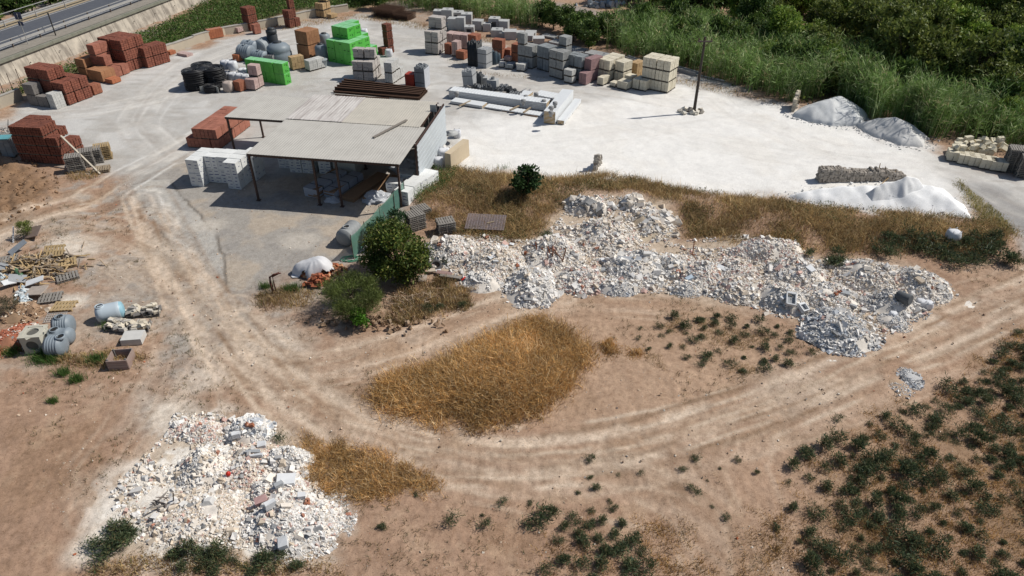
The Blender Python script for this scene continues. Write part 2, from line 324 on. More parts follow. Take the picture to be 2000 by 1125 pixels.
def build_ground():
    NU, NV = 860, 840
    yv = 5+(135-5)*(np.linspace(0, 1, NV)**1.9); uv = np.linspace(-1, 1, NU); uv = uv*(.8+.2*np.abs(uv))
    X = uv[None, :]*(12+yv[:, None]*.98); Y = np.repeat(yv[:, None], NU, 1)
    c, rut, spk = ground_colour(X, Y)
    Z_ = hz(X, Y)-.05*np.clip(rut, 0, 1.2)+.05*(fbm(X*1.5, Y*1.5, 3, 8)-.5)+.05*(fbm(X*5, Y*5, 2, 9)-.5)*(1-sm(sdf(X, Y, YARD), -1, 1))
    dl = sm(sdf(X, Y, DIRTL), -.5, .8); Z_ += dl*(.5*(fbm(X*.9, Y*.9, 3, 33)-.35)+.22*vnoise(X*2.2+Y*.8, Y*.7, 35))
    i = np.arange(NV*NU).reshape(NV, NU); F = np.stack([i[:-1, :-1], i[:-1, 1:], i[1:, 1:], i[1:, :-1]], -1).reshape(-1, 4)
    me = npmesh('ground', np.stack([X, Y, Z_], -1).reshape(-1, 3), F, c.reshape(-1, 3), True)
    cc = np.ones((NV*NU, 4), np.float32); cc[:, :3] = c.reshape(-1, 3); cc[:, 3] = spk.ravel(); me.attributes['Col'].data.foreach_set('color', cc.ravel())
    m, t, bs = nodes('ground soil'); a = t.nodes.new('ShaderNodeAttribute'); a.attribute_name = 'Col'
    f = tex(t, 9, 6, .7); v = mth(t, 'MULTIPLY_ADD', f, .4); v.node.inputs[2].default_value = .80
    f2 = tex(t, 46, 3, .7); v2 = mth(t, 'MULTIPLY_ADD', f2, .3); v2.node.inputs[2].default_value = .85; vv = mth(t, 'MULTIPLY', v, v2)
    f3 = tex(t, 22, 4, .75); sp = ramp(t, f3, [(.35, (.5, .45, .4)), (.43, (1, 1, 1)), (.59, (1, 1, 1)), (.67, (1.32, 1.32, 1.28))]); sp2 = ramp(t, tex(t, 3.1, 5, .75), [(.32, (.74, .71, .68)), (.52, (1, 1, 1)), (.70, (1.16, 1.16, 1.16))])
    a2 = mixc(t, a.outputs['Alpha'], a.outputs['Color'], mixc(t, 1., sp, sp2, 'MULTIPLY'), 'MULTIPLY')
    hs = t.nodes.new('ShaderNodeHueSaturation'); t.links.new(vv, hs.inputs['Value']); t.links.new(a2, hs.inputs['Color'])
    t.links.new(hs.outputs[0], bs.inputs['Base Color']); bs.inputs['Roughness'].default_value = .95; bs.inputs['Specular IOR Level'].default_value = .1
    bump(t, bs, mth(t, 'ADD', f, mth(t, 'MULTIPLY', f2, .5)), .5, .05)
    link('ground', me, m, kind='structure', label='bare dusty ground of the yard and the field', cat='ground')
    b = MB(); b.add([(-900, -300, -.6), (900, -300, -.6), (900, 1500, -.6), (-900, 1500, -.6)], [(0, 1, 2, 3)])
    b.build('terrain', mat('far scrub', (.09, .10, .045), (.17, .13, .08), ns=.15, bmp=0), kind='structure', label='wide land round the yard', cat='terrain')
build_ground()
def pebbles():
    n = 21000; q = np.column_stack([rng.uniform(-34, 34, n*2), 9+rng.uniform(0, 1, n*2)**1.3*42]); q = q[(np.abs(q[:, 0]) < q[:, 1]*.85+3)][:n]
    k = fbm(q[:, 0]*.4, q[:, 1]*.4, 3, 3) > .44; q = q[k & (sdf(q[:, 0], q[:, 1], WHITE) < 0)]; n = len(q)
    s = .010+.034*rng.uniform(0, 1, n)**9; P = np.column_stack([q, hz(q[:, 0], q[:, 1])+s*.2])
    link('pebbles', chunks('pebbles', P, np.column_stack([s*1.3, s, s*.7]), pal(n, (5, (.45, .34, .25)), (3, (.6, .54, .46)), (1.2, (.2, .14, .1)), (.4, (.42, .14, .07)))), matcol('stone chips'), kind='stuff', label='small stones strewn over the bare soil', cat='pebbles')
pebbles()
def clods():
    P = inpoly(1500, DIRTL); s = .03+.10*rng.uniform(0, 1, 1500)**3
    P[:, 2] += .1+.5*(fbm(P[:, 0]*.9, P[:, 1]*.9, 3, 33)-.35)
    link('clods', chunks('clods', P, np.column_stack([s*1.3, s, s*.8]), pal(1500, (1, (.235, .145, .085)), (1, (.19, .115, .065)))), matcol('stone chips'), kind='stuff', label='loose brown clods of dug earth below the red brick stack', cat='earth')
clods()

# ------------------------------------------------------------------ the road on its retaining wall
RZ = 2.2
def rl(a, b, z=RZ): return at0(*a, z), at0(*b, z)
def road():
    A, B = rl((0, 115), (310, 0)); d = (B-A)/np.linalg.norm(B-A); n = np.array([-d[1], d[0]])      # n: away from the yard
    def P(s, o, z): q = A+d*s+n*o; return (q[0], q[1], z)
    def off(px): return float((at0(*px, RZ)-A) @ n)
    e1, cl, e2 = off((0, 97)), off((0, 82)), off((0, 60)); e3 = e2+1.2
    S0, S1 = -45, 75
    def strip(name, o0, o1, z, m, **k):
        b = MB(); N = 40
        vs = [P(S0+(S1-S0)*i/N, o, z) for i in range(N+1) for o in (o0, o1)]
        b.add(vs, [(2*i, 2*i+1, 2*i+3, 2*i+2)[::-1] for i in range(N)]); return b.build(name, m, **k)
    strip('road', e1-.3, e2+.3, RZ, mat('asphalt', (.072, .08, .098), (.10, .106, .122), ns=1.2, bmp=.1, obr=0), kind='structure', label='two lane asphalt road above the yard', cat='road')
    strip('road_verge', 0, e1-.3, RZ-.02, mat('verge gravel', (.30, .27, .23), (.20, .18, .15), ns=2, obr=0), kind='structure', label='gravel verge along the road', cat='verge')
    strip('road_verge', e2+.3, e3+1.5, RZ-.02, mat('verge dry', (.40, .33, .24), (.25, .2, .12), ns=2, obr=0), kind='structure', label='dusty verge on the far side of the road', cat='verge')
    wl = mat('road line', (.50, .50, .49), (.33, .33, .33), ns=4, obr=0, bmp=0)
    for nm, o in (('edge_line', e2-.12), ('edge_line', e1+.12), ('centre_line', cl)): strip(nm, o-.07, o+.07, RZ+.004, wl, kind='structure', label='painted white road line', cat='marking')
    # retaining wall, battered face with a coping
    wm, t, bs = nodes('stained concrete'); c = ramp(t, tex(t, .7, 6, .7), [(.3, (.25, .22, .185)), (.5, (.43, .385, .32)), (.7, (.55, .49, .40))])
    tc = t.nodes.new('ShaderNodeTexCoord'); mp = t.nodes.new('ShaderNodeMapping'); mp.inputs['Scale'].default_value = (1.6, 1.6, .12); t.links.new(tc.outputs['Object'], mp.inputs[0])
    ns_ = t.nodes.new('ShaderNodeTexNoise'); ns_.inputs['Scale'].default_value = 1.0; ns_.inputs['Detail'].default_value = 5; t.links.new(mp.outputs[0], ns_.inputs['Vector'])
    c = mixc(t, mth(t, 'MULTIPLY', ramp(t, ns_.outputs['Fac'], [(.48, (0, 0, 0)), (.62, (1, 1, 1))]), .55), c, (.14, .12, .10)); t.links.new(c, bs.inputs['Base Color']); bs.inputs['Roughness'].default_value = .95
    bump(t, bs, tex(t, 6, 5), .3)
    th = thing('retaining_wall', 'long stained concrete retaining wall that carries the road beside the yard', 'wall', P(0, 0, 0))
    M0 = Vector(P(0, 0, 0))
    def Q(s, o, z): return Vector(P(s, o, z))-M0
    b = MB(); N = 60
    for i in range(N):
        s0 = S0+(S1-S0)*i/N; s1 = S0+(S1-S0)*(i+1)/N-.04
        vs = [Q(s0, -.75, -.5), Q(s1, -.75, -.5), Q(s1, -.12, RZ-.35), Q(s0, -.12, RZ-.35), Q(s0, .4, RZ-.35), Q(s1, .4, RZ-.35), Q(s0, .4, -.5), Q(s1, .4, -.5)]
        b.add(vs, [(0, 1, 2, 3), (3, 2, 5, 4), (0, 3, 4, 6), (1, 7, 5, 2)])
    b.build('wall_face', wm, th)
    b = MB()
    for i in range(30):
        s0 = S0+(S1-S0)*i/30; s1 = S0+(S1-S0)*(i+1)/30-.03
        for (o0, o1, z0, z1) in ((-.38, .45, RZ-.35, RZ-.05),):
            vs = [Q(s0, o0, z0), Q(s1, o0, z0), Q(s1, o1, z0), Q(s0, o1, z0), Q(s0, o0, z1), Q(s1, o0, z1), Q(s1, o1, z1), Q(s0, o1, z1)]; b.add(vs, CF.tolist())
    b.build('coping', mat('mossy coping', (.27, .26, .215), (.15, .16, .12), ns=1.5, obr=0), th)
    b = MB()
    for i in range(26): 
        q = Q(S0+4+i*4.4, -.52, RZ*.45); b.box(q, (.06, .10, .10))
    b.build('weep_hole', mat('dark hole', (.02, .02, .02), obr=0), th)
    gm = mat('galvanised steel', (.46, .45, .43), (.34, .33, .32), rough=.6, metal=.2, ns=3, bmp=0, obr=0); pm = mat('rusty post', (.20, .15, .12), (.10, .08, .07), obr=0)
    def guard(o, lbl, rails, hp, step=4.0, side=1):
        g = thing('guard_rail', lbl, 'guard rail', P(0, o, RZ))
        for zz, hh, oo in rails:
            r = MB(); N = 30
            for i in range(N):
                a = Vector(P(S0+(S1-S0)*i/N, o+oo, RZ+zz))-Vector(P(0, o, RZ)); c_ = Vector(P(S0+(S1-S0)*(i+1)/N, o+oo, RZ+zz))-Vector(P(0, o, RZ)); r.beam(a, c_, .06, hh)
            r.build('rail', gm, g)
        k = 0; s = S0+1
        while s < S1:
            p = MB(); q = Vector(P(s, o+.08*side, RZ))-Vector(P(0, o, RZ)); p.box(q+Vector((0, 0, hp/2)), (.12, .10, hp)); p.build('post', pm if side > 0 else gm, g); s += step
    guard(e1-.75, 'grey guard rail on short posts along the verge above the retaining wall', [(.55, .28, -.06), (.92, .06, 0)], .95)
    guard(e2+.75, 'twin beam pale guard rail across the road, in front of dark bushes', [(.45, .16, -.06), (.68, .16, -.06), (1.35, .06, .3)], .8, 5., -1)
    # road sign and pole on the verge
    q = at0(55, 86, RZ); th = thing('road_sign', 'grey post with dark square sign standing on the road verge', 'sign', (q[0], q[1], RZ))
    MB().lathe([(.04, 0), (.04, 3.2)], 8).build('post', gm, th)
    MB().box((0, .06, 2.95), (.75, .03, .75)).box((0, .06, 2.15), (.55, .03, .42)).build('sign_back', mat('sign back', (.10, .11, .18), (.07, .08, .13), rough=.5, metal=.2, bmp=0, obr=0), th)
    q = at0(109, 69, RZ); th = thing('delineator_pole', 'thin dark pole standing on the verge beside the wall coping', 'pole', (q[0], q[1], RZ))
    MB().lathe([(.07, 0), (.06, 2.3)], 8).build('shaft', mat('dark pole', (.05, .045, .04), obr=0), th); MB().lathe([(.09, 2.3), (.09, 2.45)], 8).build('cap', mat('dark pole', (.05, .045, .04)), th)
    q = at0(279, 32, .3); th = thing('fence_pole', 'tall thin grey pole against the concrete retaining wall', 'pole', (q[0], q[1], 0)); MB().lathe([(.05, 0), (.05, 3.0)], 8).build('shaft', gm, th); MB().box((0, 0, .1), (.2, .2, .2)).build('base', wm, th)
    # dark bushes beyond the road
    ends = [P(S, e3+o, RZ-.5) for S, o in [(-8+i*2.6, 3.6+(i % 2)*.8) for i in range(22)]+[(-6+i*4, 6.8) for i in range(13)]+[(-4+i*5, 10.5) for i in range(9)]]
    return ends
BEYOND_ROAD = road()
def lowwall(pts, h, th_, label, name='yard_wall', m=None, cap=True):
    g = thing(name, label, 'wall', (*at(*pts[0]), 0)); o = Vector((*at(*pts[0]), 0)); b = MB(); c = MB()
    W_ = [at(*p) for p in pts]
    for a, e in zip(W_[:-1], W_[1:]):
        L = float(np.linalg.norm(e-a)); n = max(1, int(L/1.6)); rz = atan2(*(e-a)[::-1])
        for k in range(n):
            q = a+(e-a)*((k+.5)/n); hh = h*random.uniform(.93, 1.05)
            b.box((q[0]-o.x, q[1]-o.y, hh/2-.1), (L/n+.02, th_, hh+.2), rz, random.random(), jit=.02)
            if cap: c.box((q[0]-o.x, q[1]-o.y, hh+.04), (L/n-.03, th_+.08, .08), rz, random.random(), jit=.015)
    b.build('masonry', m or mat('cream render', (.53, .46, .35), (.36, .32, .26), ns=1.5, obr=0, tint=True), g)
    if cap: c.build('wall_cap', mat('wall cap', (.42, .40, .36), (.30, .28, .25), ns=2, obr=0), g)
    return g
lowwall([(318, 108), (400, 80), (440, 68), (475, 62), (540, 50), (600, 36), (680, 22)], .95, .3, 'low cream rendered wall along the back of the yard below the green bank')
lowwall([(-60, 232), (0, 212), (44, 194)], 1.0, .3, 'low pale wall with stained render beside the grey block stack')
# ------------------------------------------------------------------ palletised packs and their stacks
wood = mat('pallet wood', (.36, .29, .20), (.22, .17, .12), ns=5, tint=True)
greywood = mat('grey pallet wood', (.30, .28, .25), (.17, .155, .14), ns=5, tint=True)
yelwood = mat('new pallet wood', (.45, .33, .175), (.31, .225, .12), ns=5, tint=True)
printed = mat('blue print', (.10, .13, .28), (.07, .08, .17), bmp=0, obr=0); darkprint = mat('dark print', (.012, .075, .012), (.01, .05, .01), bmp=0, obr=0)
STY = {  # style: (main material, unit size x,y,z, gap, jitter)
 'red': (mat('red brick', (.285, .10, .064), (.15, .055, .038), ns=4, tint=True), (.27, .27, .20), .034, .016),
 'darkred': (mat('dark red brick', (.225, .08, .05), (.13, .048, .033), ns=4, tint=True), (.27, .27, .20), .034, .016),
 'pinkred': (mat('pink red brick', (.39, .16, .11), (.25, .10, .068), ns=4, tint=True), (.4, .4, .25), .012, .008),
 'orange': (mat('orange brick', (.47, .175, .085), (.33, .115, .06), ns=4, tint=True), (.5, .33, .4), .014, .008),
 'terra': (mat('terracotta block', (.36, .145, .085), (.23, .085, .052), ns=4, tint=True), (.42, .3, .25), .014, .008),
 'tan': (mat('tan brick', (.40, .205, .105), (.27, .13, .068), ns=4, tint=True), (.55, .4, .4), .012, .008),
 'tancrate': (mat('ochre block', (.47, .33, .18), (.33, .225, .12), ns=4, tint=True), (.5, .35, .36), .02, .015),
 'grey': (mat('grey concrete block', (.33, .335, .325), (.235, .24, .235), ns=4, tint=True), (.5, .22, .24), .012, .006),
 'darkgrey': (mat('dark grey paver', (.215, .20, .185), (.15, .14, .135), ns=4, tint=True), (.5, .25, .13), .012, .006),
 'bluegrey': (mat('blue grey block', (.27, .295, .305), (.19, .205, .215), ns=4, tint=True), (.55, .4, .3), .012, .006),
 'pale': (mat('pale concrete block', (.56, .555, .53), (.42, .42, .40), ns=4, tint=True), (.45, .25, .24), .012, .008),
 'tufa': (mat('cream tufa block', (.66, .61, .49), (.53, .48, .37), ns=5, tint=True), (.42, .3, .31), .012, .012),
 'mauve': (mat('mauve paver', (.33, .205, .20), (.25, .16, .165), ns=5, tint=True), (.3, .3, .16), .01, .006),
 'pink': (mat('wrapped pink stone', (.50, .38, .35), (.36, .25, .23), ns=4, tint=True), (.45, .35, .28), .015, .012),
 'stone': (mat('wrapped stone bag', (.50, .465, .43), (.34, .31, .29), ns=4, tint=True), (.6, .45, .3), .02, .03),
 'aac': (mat('white aerated block', (.72, .73, .715), (.62, .63, .62), ns=2, bmp=.08, tint=True), (.62, .3, .25), .006, .002),
 'green': (mat('green wrap', (.115, .50, .075), (.065, .36, .045), rough=.35, ns=5, spec=.5, bmp=.5, tint=True), (.6, 1.2, .6), .004, .002),
 'crate_red': (mat('red plastic', (.36, .045, .025), (.24, .03, .02), rough=.5, bmp=0, tint=True), (1., 1., .28), .012, .004),
}
PC = {}
def packmesh(style, w, d, h, var):
    k = (style, round(w, 2), round(d, 2), round(h, 2), var)
    if k in PC: return PC[k]
    m, us, gap, jit = STY[style]; b = MB(); nx, ny, nz = (max(1, round(a/u)) for a, u in zip((w, d, h), us)); mats = [m]
    ux, uy, uz = w/nx, d/ny, h/nz
    for i in range(nx):
        for j in range(ny):
            for l in range(nz):
                if 0 < i < nx-1 and 0 < j < ny-1 and l < nz-1: continue
                c = Vector((-w/2+(i+.5)*ux, -d/2+(j+.5)*uy, (l+.5)*uz)) + Vector((random.uniform(-jit, jit), random.uniform(-jit, jit), 0))
                sx = (ux-gap)*random.uniform(.96, 1); b.box(c, (sx, uy-gap, uz-gap*.7), random.uniform(-jit, jit)*.6, random.random())
                if style == 'aac':
                    if j == 0 and random.random() < .93: b.box(c+Vector((random.uniform(-.06, .06), -(uy-gap)/2-.001, random.uniform(-.03, .03))), (sx*random.choice((.35, .55, .7)), .004, uz*random.choice((.16, .24))), mi=1)
                    if i == nx-1 and random.random() < .35: b.box(c+Vector(((ux-gap)/2+.001, 0, 0)), (.004, uy*.6, uz*.16), mi=1)
                if style == 'green' and i == nx-1:
                    for q in (-.2, .08):
                        for r_ in (.12, -.12):
                            if random.random() < .85: b.box(c+Vector(((ux-gap)/2+.001, q*uy+.12*uy, r_*uz)), (.004, uy*random.uniform(.14, .24), uz*.13), mi=1)
                if style == 'green' and j == 0 and random.random() < .3: b.box(c+Vector((0, -(uy-gap)/2-.001, .05)), (ux*.5, .004, uz*.14), mi=1)
    if style == 'aac': mats.append(printed)
    if style == 'green':
        mats.append(darkprint); mats.append(mat('pale green film', (.30, .60, .34), (.20, .50, .22), rough=.35, ns=3, spec=.5, bmp=.4, obr=0))
        for i in range(2): b.box(((i-.5)*w*.5, 0, h+.004), (w*.46, d*.96, .012), mi=2, jit=.004)
    me = b.mesh('blocks')
    for q in mats: me.materials.append(q)
    PC[k] = me; return me
def palletmesh(w=1.2, d=1.0, m=wood, key=''):
    k = ('pallet', round(w, 2), round(d, 2), m.name)
    if k in PC: return PC[k]
    b = MB(); n = 7
    for i in range(n): b.box((-w/2+(i+.5)*w/n, 0, .13), (w/n*.68, d, .022), tint=random.random(), jit=.003)
    for y in (-.44, 0, .44): b.box((0, y*d, .107), (w, .09, .022), tint=random.random()); b.box((0, y*d, .011), (w, .09, .022), tint=random.random())
    for x in (-.44, 0, .44):
        for y in (-.44, 0, .44): b.box((x*w, y*d, .06), (.10, .09, .074), tint=random.random())
    me = b.mesh('pallet'); me.materials.append(m); PC[k] = me; return me
PART = {'red': 'bricks', 'darkred': 'bricks', 'pinkred': 'bricks', 'orange': 'bricks', 'terra': 'bricks', 'tan': 'bricks', 'mauve': 'pavers', 'darkgrey': 'pavers', 'stone': 'wrapped_stone', 'pink': 'wrapped_stone', 'green': 'wrapped_bundle', 'crate_red': 'crate_sides'}
NOPAL = ('red', 'darkred', 'pinkred', 'orange', 'terra', 'tan', 'mauve', 'aac', 'green', 'darkgrey')
oldwood = mat('dark pallet wood', (.17, .145, .115), (.10, .085, .07), ns=5, tint=True)
strapm = mat('black strap', (.02, .02, .022), rough=.5, bmp=0, obr=0); whitestrap = mat('white strap', (.6, .6, .58), rough=.5, bmp=0, obr=0)
def pack(loc, rz, w, d, h, style, name, label, cat, group=None, pallet=True, strap=None, var=None):
    if style in NOPAL: pallet = False
    t = thing(name, label, cat, loc, rz, group); var = random.randint(0, 2) if var is None else var; p0 = .0
    if style in NOPAL and style not in ('aac', 'green') and h > .45:
        b = MB(); p0 = .075  # bearers added, dark to draw a dark line between pack layers
        for q in (-.38, 0, .38): b.box((0, q*d, .036), (w*.9, .1, .072), tint=random.random())
        b.build('bearers', oldwood, t)
    if pallet and h > .45: link('pallet', palletmesh(w*.98, d*.98, oldwood), None, t); p0 = .142
    o = link(PART.get(style, 'blocks'), packmesh(style, w, d, h-p0, var), None, t, loc=(0, 0, p0))
    if strap:
        b = MB()
        for q in (-.25, .25):
            b.box((q*w, 0, h+.004), (.03, d+.02, .006)); b.box((q*w, -d/2-.006, p0+(h-p0)/2), (.03, .006, h-p0)); b.box((q*w, d/2+.006, p0+(h-p0)/2), (.03, .006, h-p0))
        b.build('strap', strap, t)
    return t
ORD = ['first', 'second', 'third', 'fourth', 'fifth', 'sixth', 'seventh']
def stack(A, C, B, grid, h, style, adj, where, ends='wall', name='brick_pack', cat='brick pack', group=None, strap=None, pallet=True, skip=True, gapf=.04):
    """A, C, B: photo pixels of the front face's lower corners and of the far lower corner of the side face; grid: rows front to back of pack counts"""
    a, c, b = at(*A), at(*C), at(*B); nx = max(len(r) for r in grid); ny = len(grid); u = c-a; W = float(np.linalg.norm(u))/nx; u = u/np.linalg.norm(u); v = np.array([-u[1], u[0]])
    D = float((b-c) @ v)/ny; D = min(max(D, .55*W, .5), 2.2*W); top = max(max(r) for r in grid); rz = atan2(u[1], u[0]); n_all = sum(sum(r) for r in grid); out = []
    for r, row in enumerate(grid):
        for q, k in enumerate(row):
            for l in range(k):
                enclosed = l < k-1 and r > 0 and 0 < q < nx-1 and grid[r-1][q] > l and grid[r][q-1] > l and q+1 < len(row) and grid[r][q+1] > l
                if skip and enclosed: continue
                p = a+u*W*(q+.5)+v*D*(r+.5); z = float(hz(*p))+l*h
                bits = []
                if top > 1: bits.append(('top layer' if l == k-1 and k > 1 and l == top-1 else ['bottom', 'second', 'third', 'fourth'][l]+' layer'))
                if ny > 1: bits.append('front row' if r == 0 else 'back row' if r == ny-1 else ORD[r]+' row')
                if nx > 1: bits.append(f'{ORD[q]} from the {ends}')
                lab = f'{adj}, ' + ', '.join(bits+[where]) if bits else f'{adj} {where}'
                out.append(pack((p[0]+random.uniform(-.03, .03), p[1]+random.uniform(-.03, .03), z), rz+random.uniform(-.025, .025), W*(1-gapf*1.4), D*(1-gapf*1.4), h*.985, style, name, lab, cat, group or (f'{cat}s {where}' if n_all > 1 else None), pallet, strap))
    return out
BK = dict(name='block_pack', cat='block pack'); TF = dict(name='stone_block_pack', cat='stone pack'); PV = dict(name='paver_pack', cat='paver pack')
# along the road wall
stack((57, 206), (97, 211), (109, 203), [[2, 1]], 1.05, 'darkgrey', 'dark grey paver pack', 'by the low pale wall', 'wall', **PV)
stack((98, 211), (112, 214), (124, 205), [[1]], 1.45, 'pale', 'light grey tall block pack', 'in front of the red bricks by the low wall', pallet=False, **BK)
stack((68, 195), (138, 207), (178, 188), [[3, 3, 2], [3, 3, 2], [2, 2, 2]], 1.08, 'red', 'red brick pack', 'stack by the low wall', 'pavers')
stack((173, 184), (186, 187), (199, 180), [[1]], 1.0, 'terra', 'small orange brick pack', 'at the end of the big red stack by the low wall')
stack((155, 149), (173, 152), (190, 141), [[2]], .95, 'tan', 'tan brick pack', 'between the red stacks below the weeds')
stack((173, 157), (204, 163), (216, 151), [[1]], 1.2, 'tan', 'wide tan brick pack', 'standing in front of the two-high tan packs')
stack((206, 163), (221, 166), (231, 158), [[1]], .5, 'orange', 'flat orange brick pack', 'in front of the tan packs by the road wall')
stack((186, 147), (229, 153), (251, 142), [[3, 2, 1], [3, 1, 1]], 1.08, 'pinkred', 'pinkish brick pack', 'stepped stack', 'tan packs')
stack((207, 134), (253, 142), (284, 126), [[3, 3], [3, 3], [3, 3]], 1.12, 'red', 'red brick pack', 'tall stack past the steps', 'road')
stack((272, 129), (291, 134), (313, 122), [[2], [2], [2]], 1.08, 'red', 'red brick pack', 'at the yard end of the tall stack')
stack((318, 105), (333, 108), (338, 103), [[1]], .4, 'orange', 'low loose pile of orange tiles', 'on dry grass past the red stacks', name='tile_pile', cat='tile pile')
stack((345, 108), (366, 112), (372, 107), [[1]], .3, 'pink', 'flat pallet of pale tiles', 'beside the loose orange tiles', name='tile_pile', cat='tile pile')
stack((404, 75), (409, 78), (448, 69), [[1]], 1.15, 'orange', 'orange tile pack under white wrap and straps', 'alone by the cream wall', name='tile_pack', cat='tile pack', strap=whitestrap)
stack((455, 64), (466, 66), (474, 62), [[1]], .7, 'pink', 'small greyish wrapped pack', 'beside the paired red bricks by the cream wall', **PV)
stack((476, 59), (490, 62), (503, 56), [[3, 3]], .95, 'darkred', 'dark red brick pack', 'paired tower by cream wall', 'tiles')
stack((493, 66), (499, 68), (508, 64), [[1]], 1.2, 'pinkred', 'single pinkish brick pack', 'in front of the paired dark red tower')
stack((556, 53), (568, 56), (586, 50), [[2, 2], [4, 1]], 1.1, 'darkred', 'dark brick pack', 'ragged tower by cream wall', 'shade')
stack((618, 34), (634, 36), (652, 31), [[2, 2], [3, 3]], .95, 'tancrate', 'ochre block pack', 'at the cream wall end', 'tower', **BK)
stack((638, 36), (648, 38), (659, 34), [[1]], .6, 'tancrate', 'low broken ochre block pack', 'in front of the other ochre blocks', **BK)
# the middle of the yard
stack((582, 113), (607, 118), (626, 108), [[2]], 1.55, 'tan', 'big tan brick pack', 'beside the heap of grey tanks', skip=False)
stack((595, 137), (606, 141), (632, 131), [[1], [1]], 1.15, 'pale', 'pale block pack', 'in front of the big tan bricks', **BK)
stack((566, 135), (573, 139), (590, 129), [[1]], 1.45, 'tancrate', 'slatted ochre timber and tile pack', 'between the green bundles and the pale blocks', name='tile_pack', cat='tile pack')
GB = dict(name='green_bundle', cat='wrapped bundle', pallet=False, gapf=.02)
stack((485, 156), (558, 167), (570, 161), [[2, 2, 2, 2]], 1.1, 'green', 'green wrapped bundle', 'low wall of green bundles', 'grey tanks', **GB)
stack((642, 120), (688, 129), (738, 108), [[2, 2, 2], [3, 3, 2], [3, 3, 2], [3, 2, 1]], 1.22, 'green', 'green wrapped bundle', 'tall green stack', 'tan bricks', **GB)
stack((690, 159), (732, 161), (748, 146), [[2, 2], [3, 3], [2, 2]], 1.05, 'stone', 'wrapped stone pack', 'before the green stack', 'greens', **TF)
stack((752, 163), (768, 165), (791, 149), [[2], [2], [1]], 1.1, 'pale', 'pale grey block pack', 'between wrapped stone and the red crate', **BK)
stack((791, 170), (809, 172), (815, 165), [[1]], 1.35, 'crate_red', 'red slatted crate', 'beside the upright grey posts', name='plastic_crate', cat='crate', pallet=False)
stack((738, 106), (748, 109), (760, 99), [[1], [4]], .82, 'darkred', 'dark red brick pack', 'behind the tall green stack')
stack((481, 176), (500, 178), (519, 168), [[1], [2]], 1.15, 'pink', 'pink wrapped sack pack', 'at the end of the low green wall', **TF)
stack((457, 178), (470, 181), (480, 175), [[1]], 1.05, 'terra', 'orange brick pack', 'between black pipe coils and pink sacks')
stack((455, 120), (468, 122), (472, 117), [[1]], .8, 'orange', 'half hidden orange brick pack', 'behind the white big bags')
# the long rows toward the canes
stack((830, 105), (857, 108), (871, 96), [[2, 2], [3, 3]], 1.28, 'stone', 'pale stone pack', 'tall stack facing the driveway', 'track', **TF)
stack((871, 93), (913, 98), (921, 92), [[1, 1, 1]], 1.7, 'pink', 'pink wrapped stone pack', 'row behind the terracotta packs', 'wrapped stone', **TF)
stack((868, 106), (880, 108), (884, 104), [[1]], 1.25, 'terra', 'terracotta pack', 'touching the wrapped stone stack'); stack((882, 110), (894, 112), (899, 107), [[1]], 1.7, 'pink', 'pink wrapped terracotta pack', 'between two plain terracotta packs')
stack((890, 115), (907, 118), (911, 113), [[1]], .95, 'terra', 'low terracotta pack', 'in front of the pink wrapped pack'); stack((914, 103), (931, 106), (936, 100), [[1]], 2.1, 'terra', 'tall terracotta pack', 'standing behind the black pipe bundle')
stack((960, 113), (981, 116), (985, 111), [[2]], 1.05, 'terra', 'terracotta pack', 'behind the dark blue drums'); stack((984, 112), (997, 114), (1001, 109), [[1]], .95, 'terra', 'squat terracotta pack', 'between the two tall terracotta packs'); stack((997, 119), (1012, 122), (1016, 115), [[2]], .95, 'terra', 'terracotta pack', 'against the grey block tower')
stack((1010, 130), (1039, 136), (1046, 129), [[3, 2], [2, 2]], 1.22, 'grey', 'grey block pack', 'grey tower beside the terracotta', 'terracotta', **BK)
for A, C, B, h, s, n in (((973, 132), (984, 133), (989, 129), .5, 'pale', 'low white paver pack in front of the tall terracotta packs'), ((983, 120), (996, 122), (1000, 118), .55, 'pink', 'low pink paver pack on the drums\' far side'), ((985, 135), (1001, 137), (1005, 131), .55, 'bluegrey', 'low dark paver pack beside the low white one'), ((1008, 139), (1025, 141), (1030, 136), .8, 'pale', 'loose pale kerb pack in front of the grey tower')):
    stack(A, C, B, [[1]], h, s, n.split(' pack ', 1)[0]+' pack', n.split(' pack ', 1)[1], **PV)
stack((1047, 135), (1070, 142), (1081, 134), [[2, 2]], 1.3, 'bluegrey', 'blue grey block pack', 'past the grey tower', 'tower', **BK)
stack((1071, 149), (1098, 157), (1105, 149), [[3, 3]], .95, 'grey', 'grey block pack', 'three-high stack beside the kerb column', 'grey tower', **BK)
stack((1088, 143), (1104, 147), (1110, 141), [[4]], .98, 'grey', 'grey block pack', 'slim column behind the three-high stack', **BK)
stack((1104, 151), (1134, 159), (1140, 151), [[2, 2], [2, 2]], 1.25, 'bluegrey', 'ribbed grey pack', 'by the mauve pavers', 'tower', **BK)
stack((1100, 161), (1117, 165), (1121, 160), [[2]], .7, 'pale', 'hollow pale block pack', 'standing clear in front of the grey rows', **BK)
stack((1138, 158), (1152, 162), (1163, 150), [[2]], 1.2, 'mauve', 'mauve paver pack', 'beside the cream blocks', **PV); stack((1130, 165), (1145, 168), (1154, 160), [[1]], 1.25, 'mauve', 'mauve paver pack', 'standing alone in front of the two-high mauve packs', **PV)
stack((1164, 155), (1188, 161), (1212, 146), [[2, 2], [2, 2], [2, 2]], 1.1, 'tufa', 'cream block pack', 'stack past the mauve pavers', 'pavers', **TF)
stack((1165, 166), (1177, 169), (1187, 161), [[1]], .85, 'tufa', 'cut down cream block pack', 'in front of the first cream stack', **TF)
stack((1198, 158), (1216, 163), (1226, 154), [[2]], 1.05, 'tufa', 'cream block pack', 'slim pair behind the low cream packs', **TF)
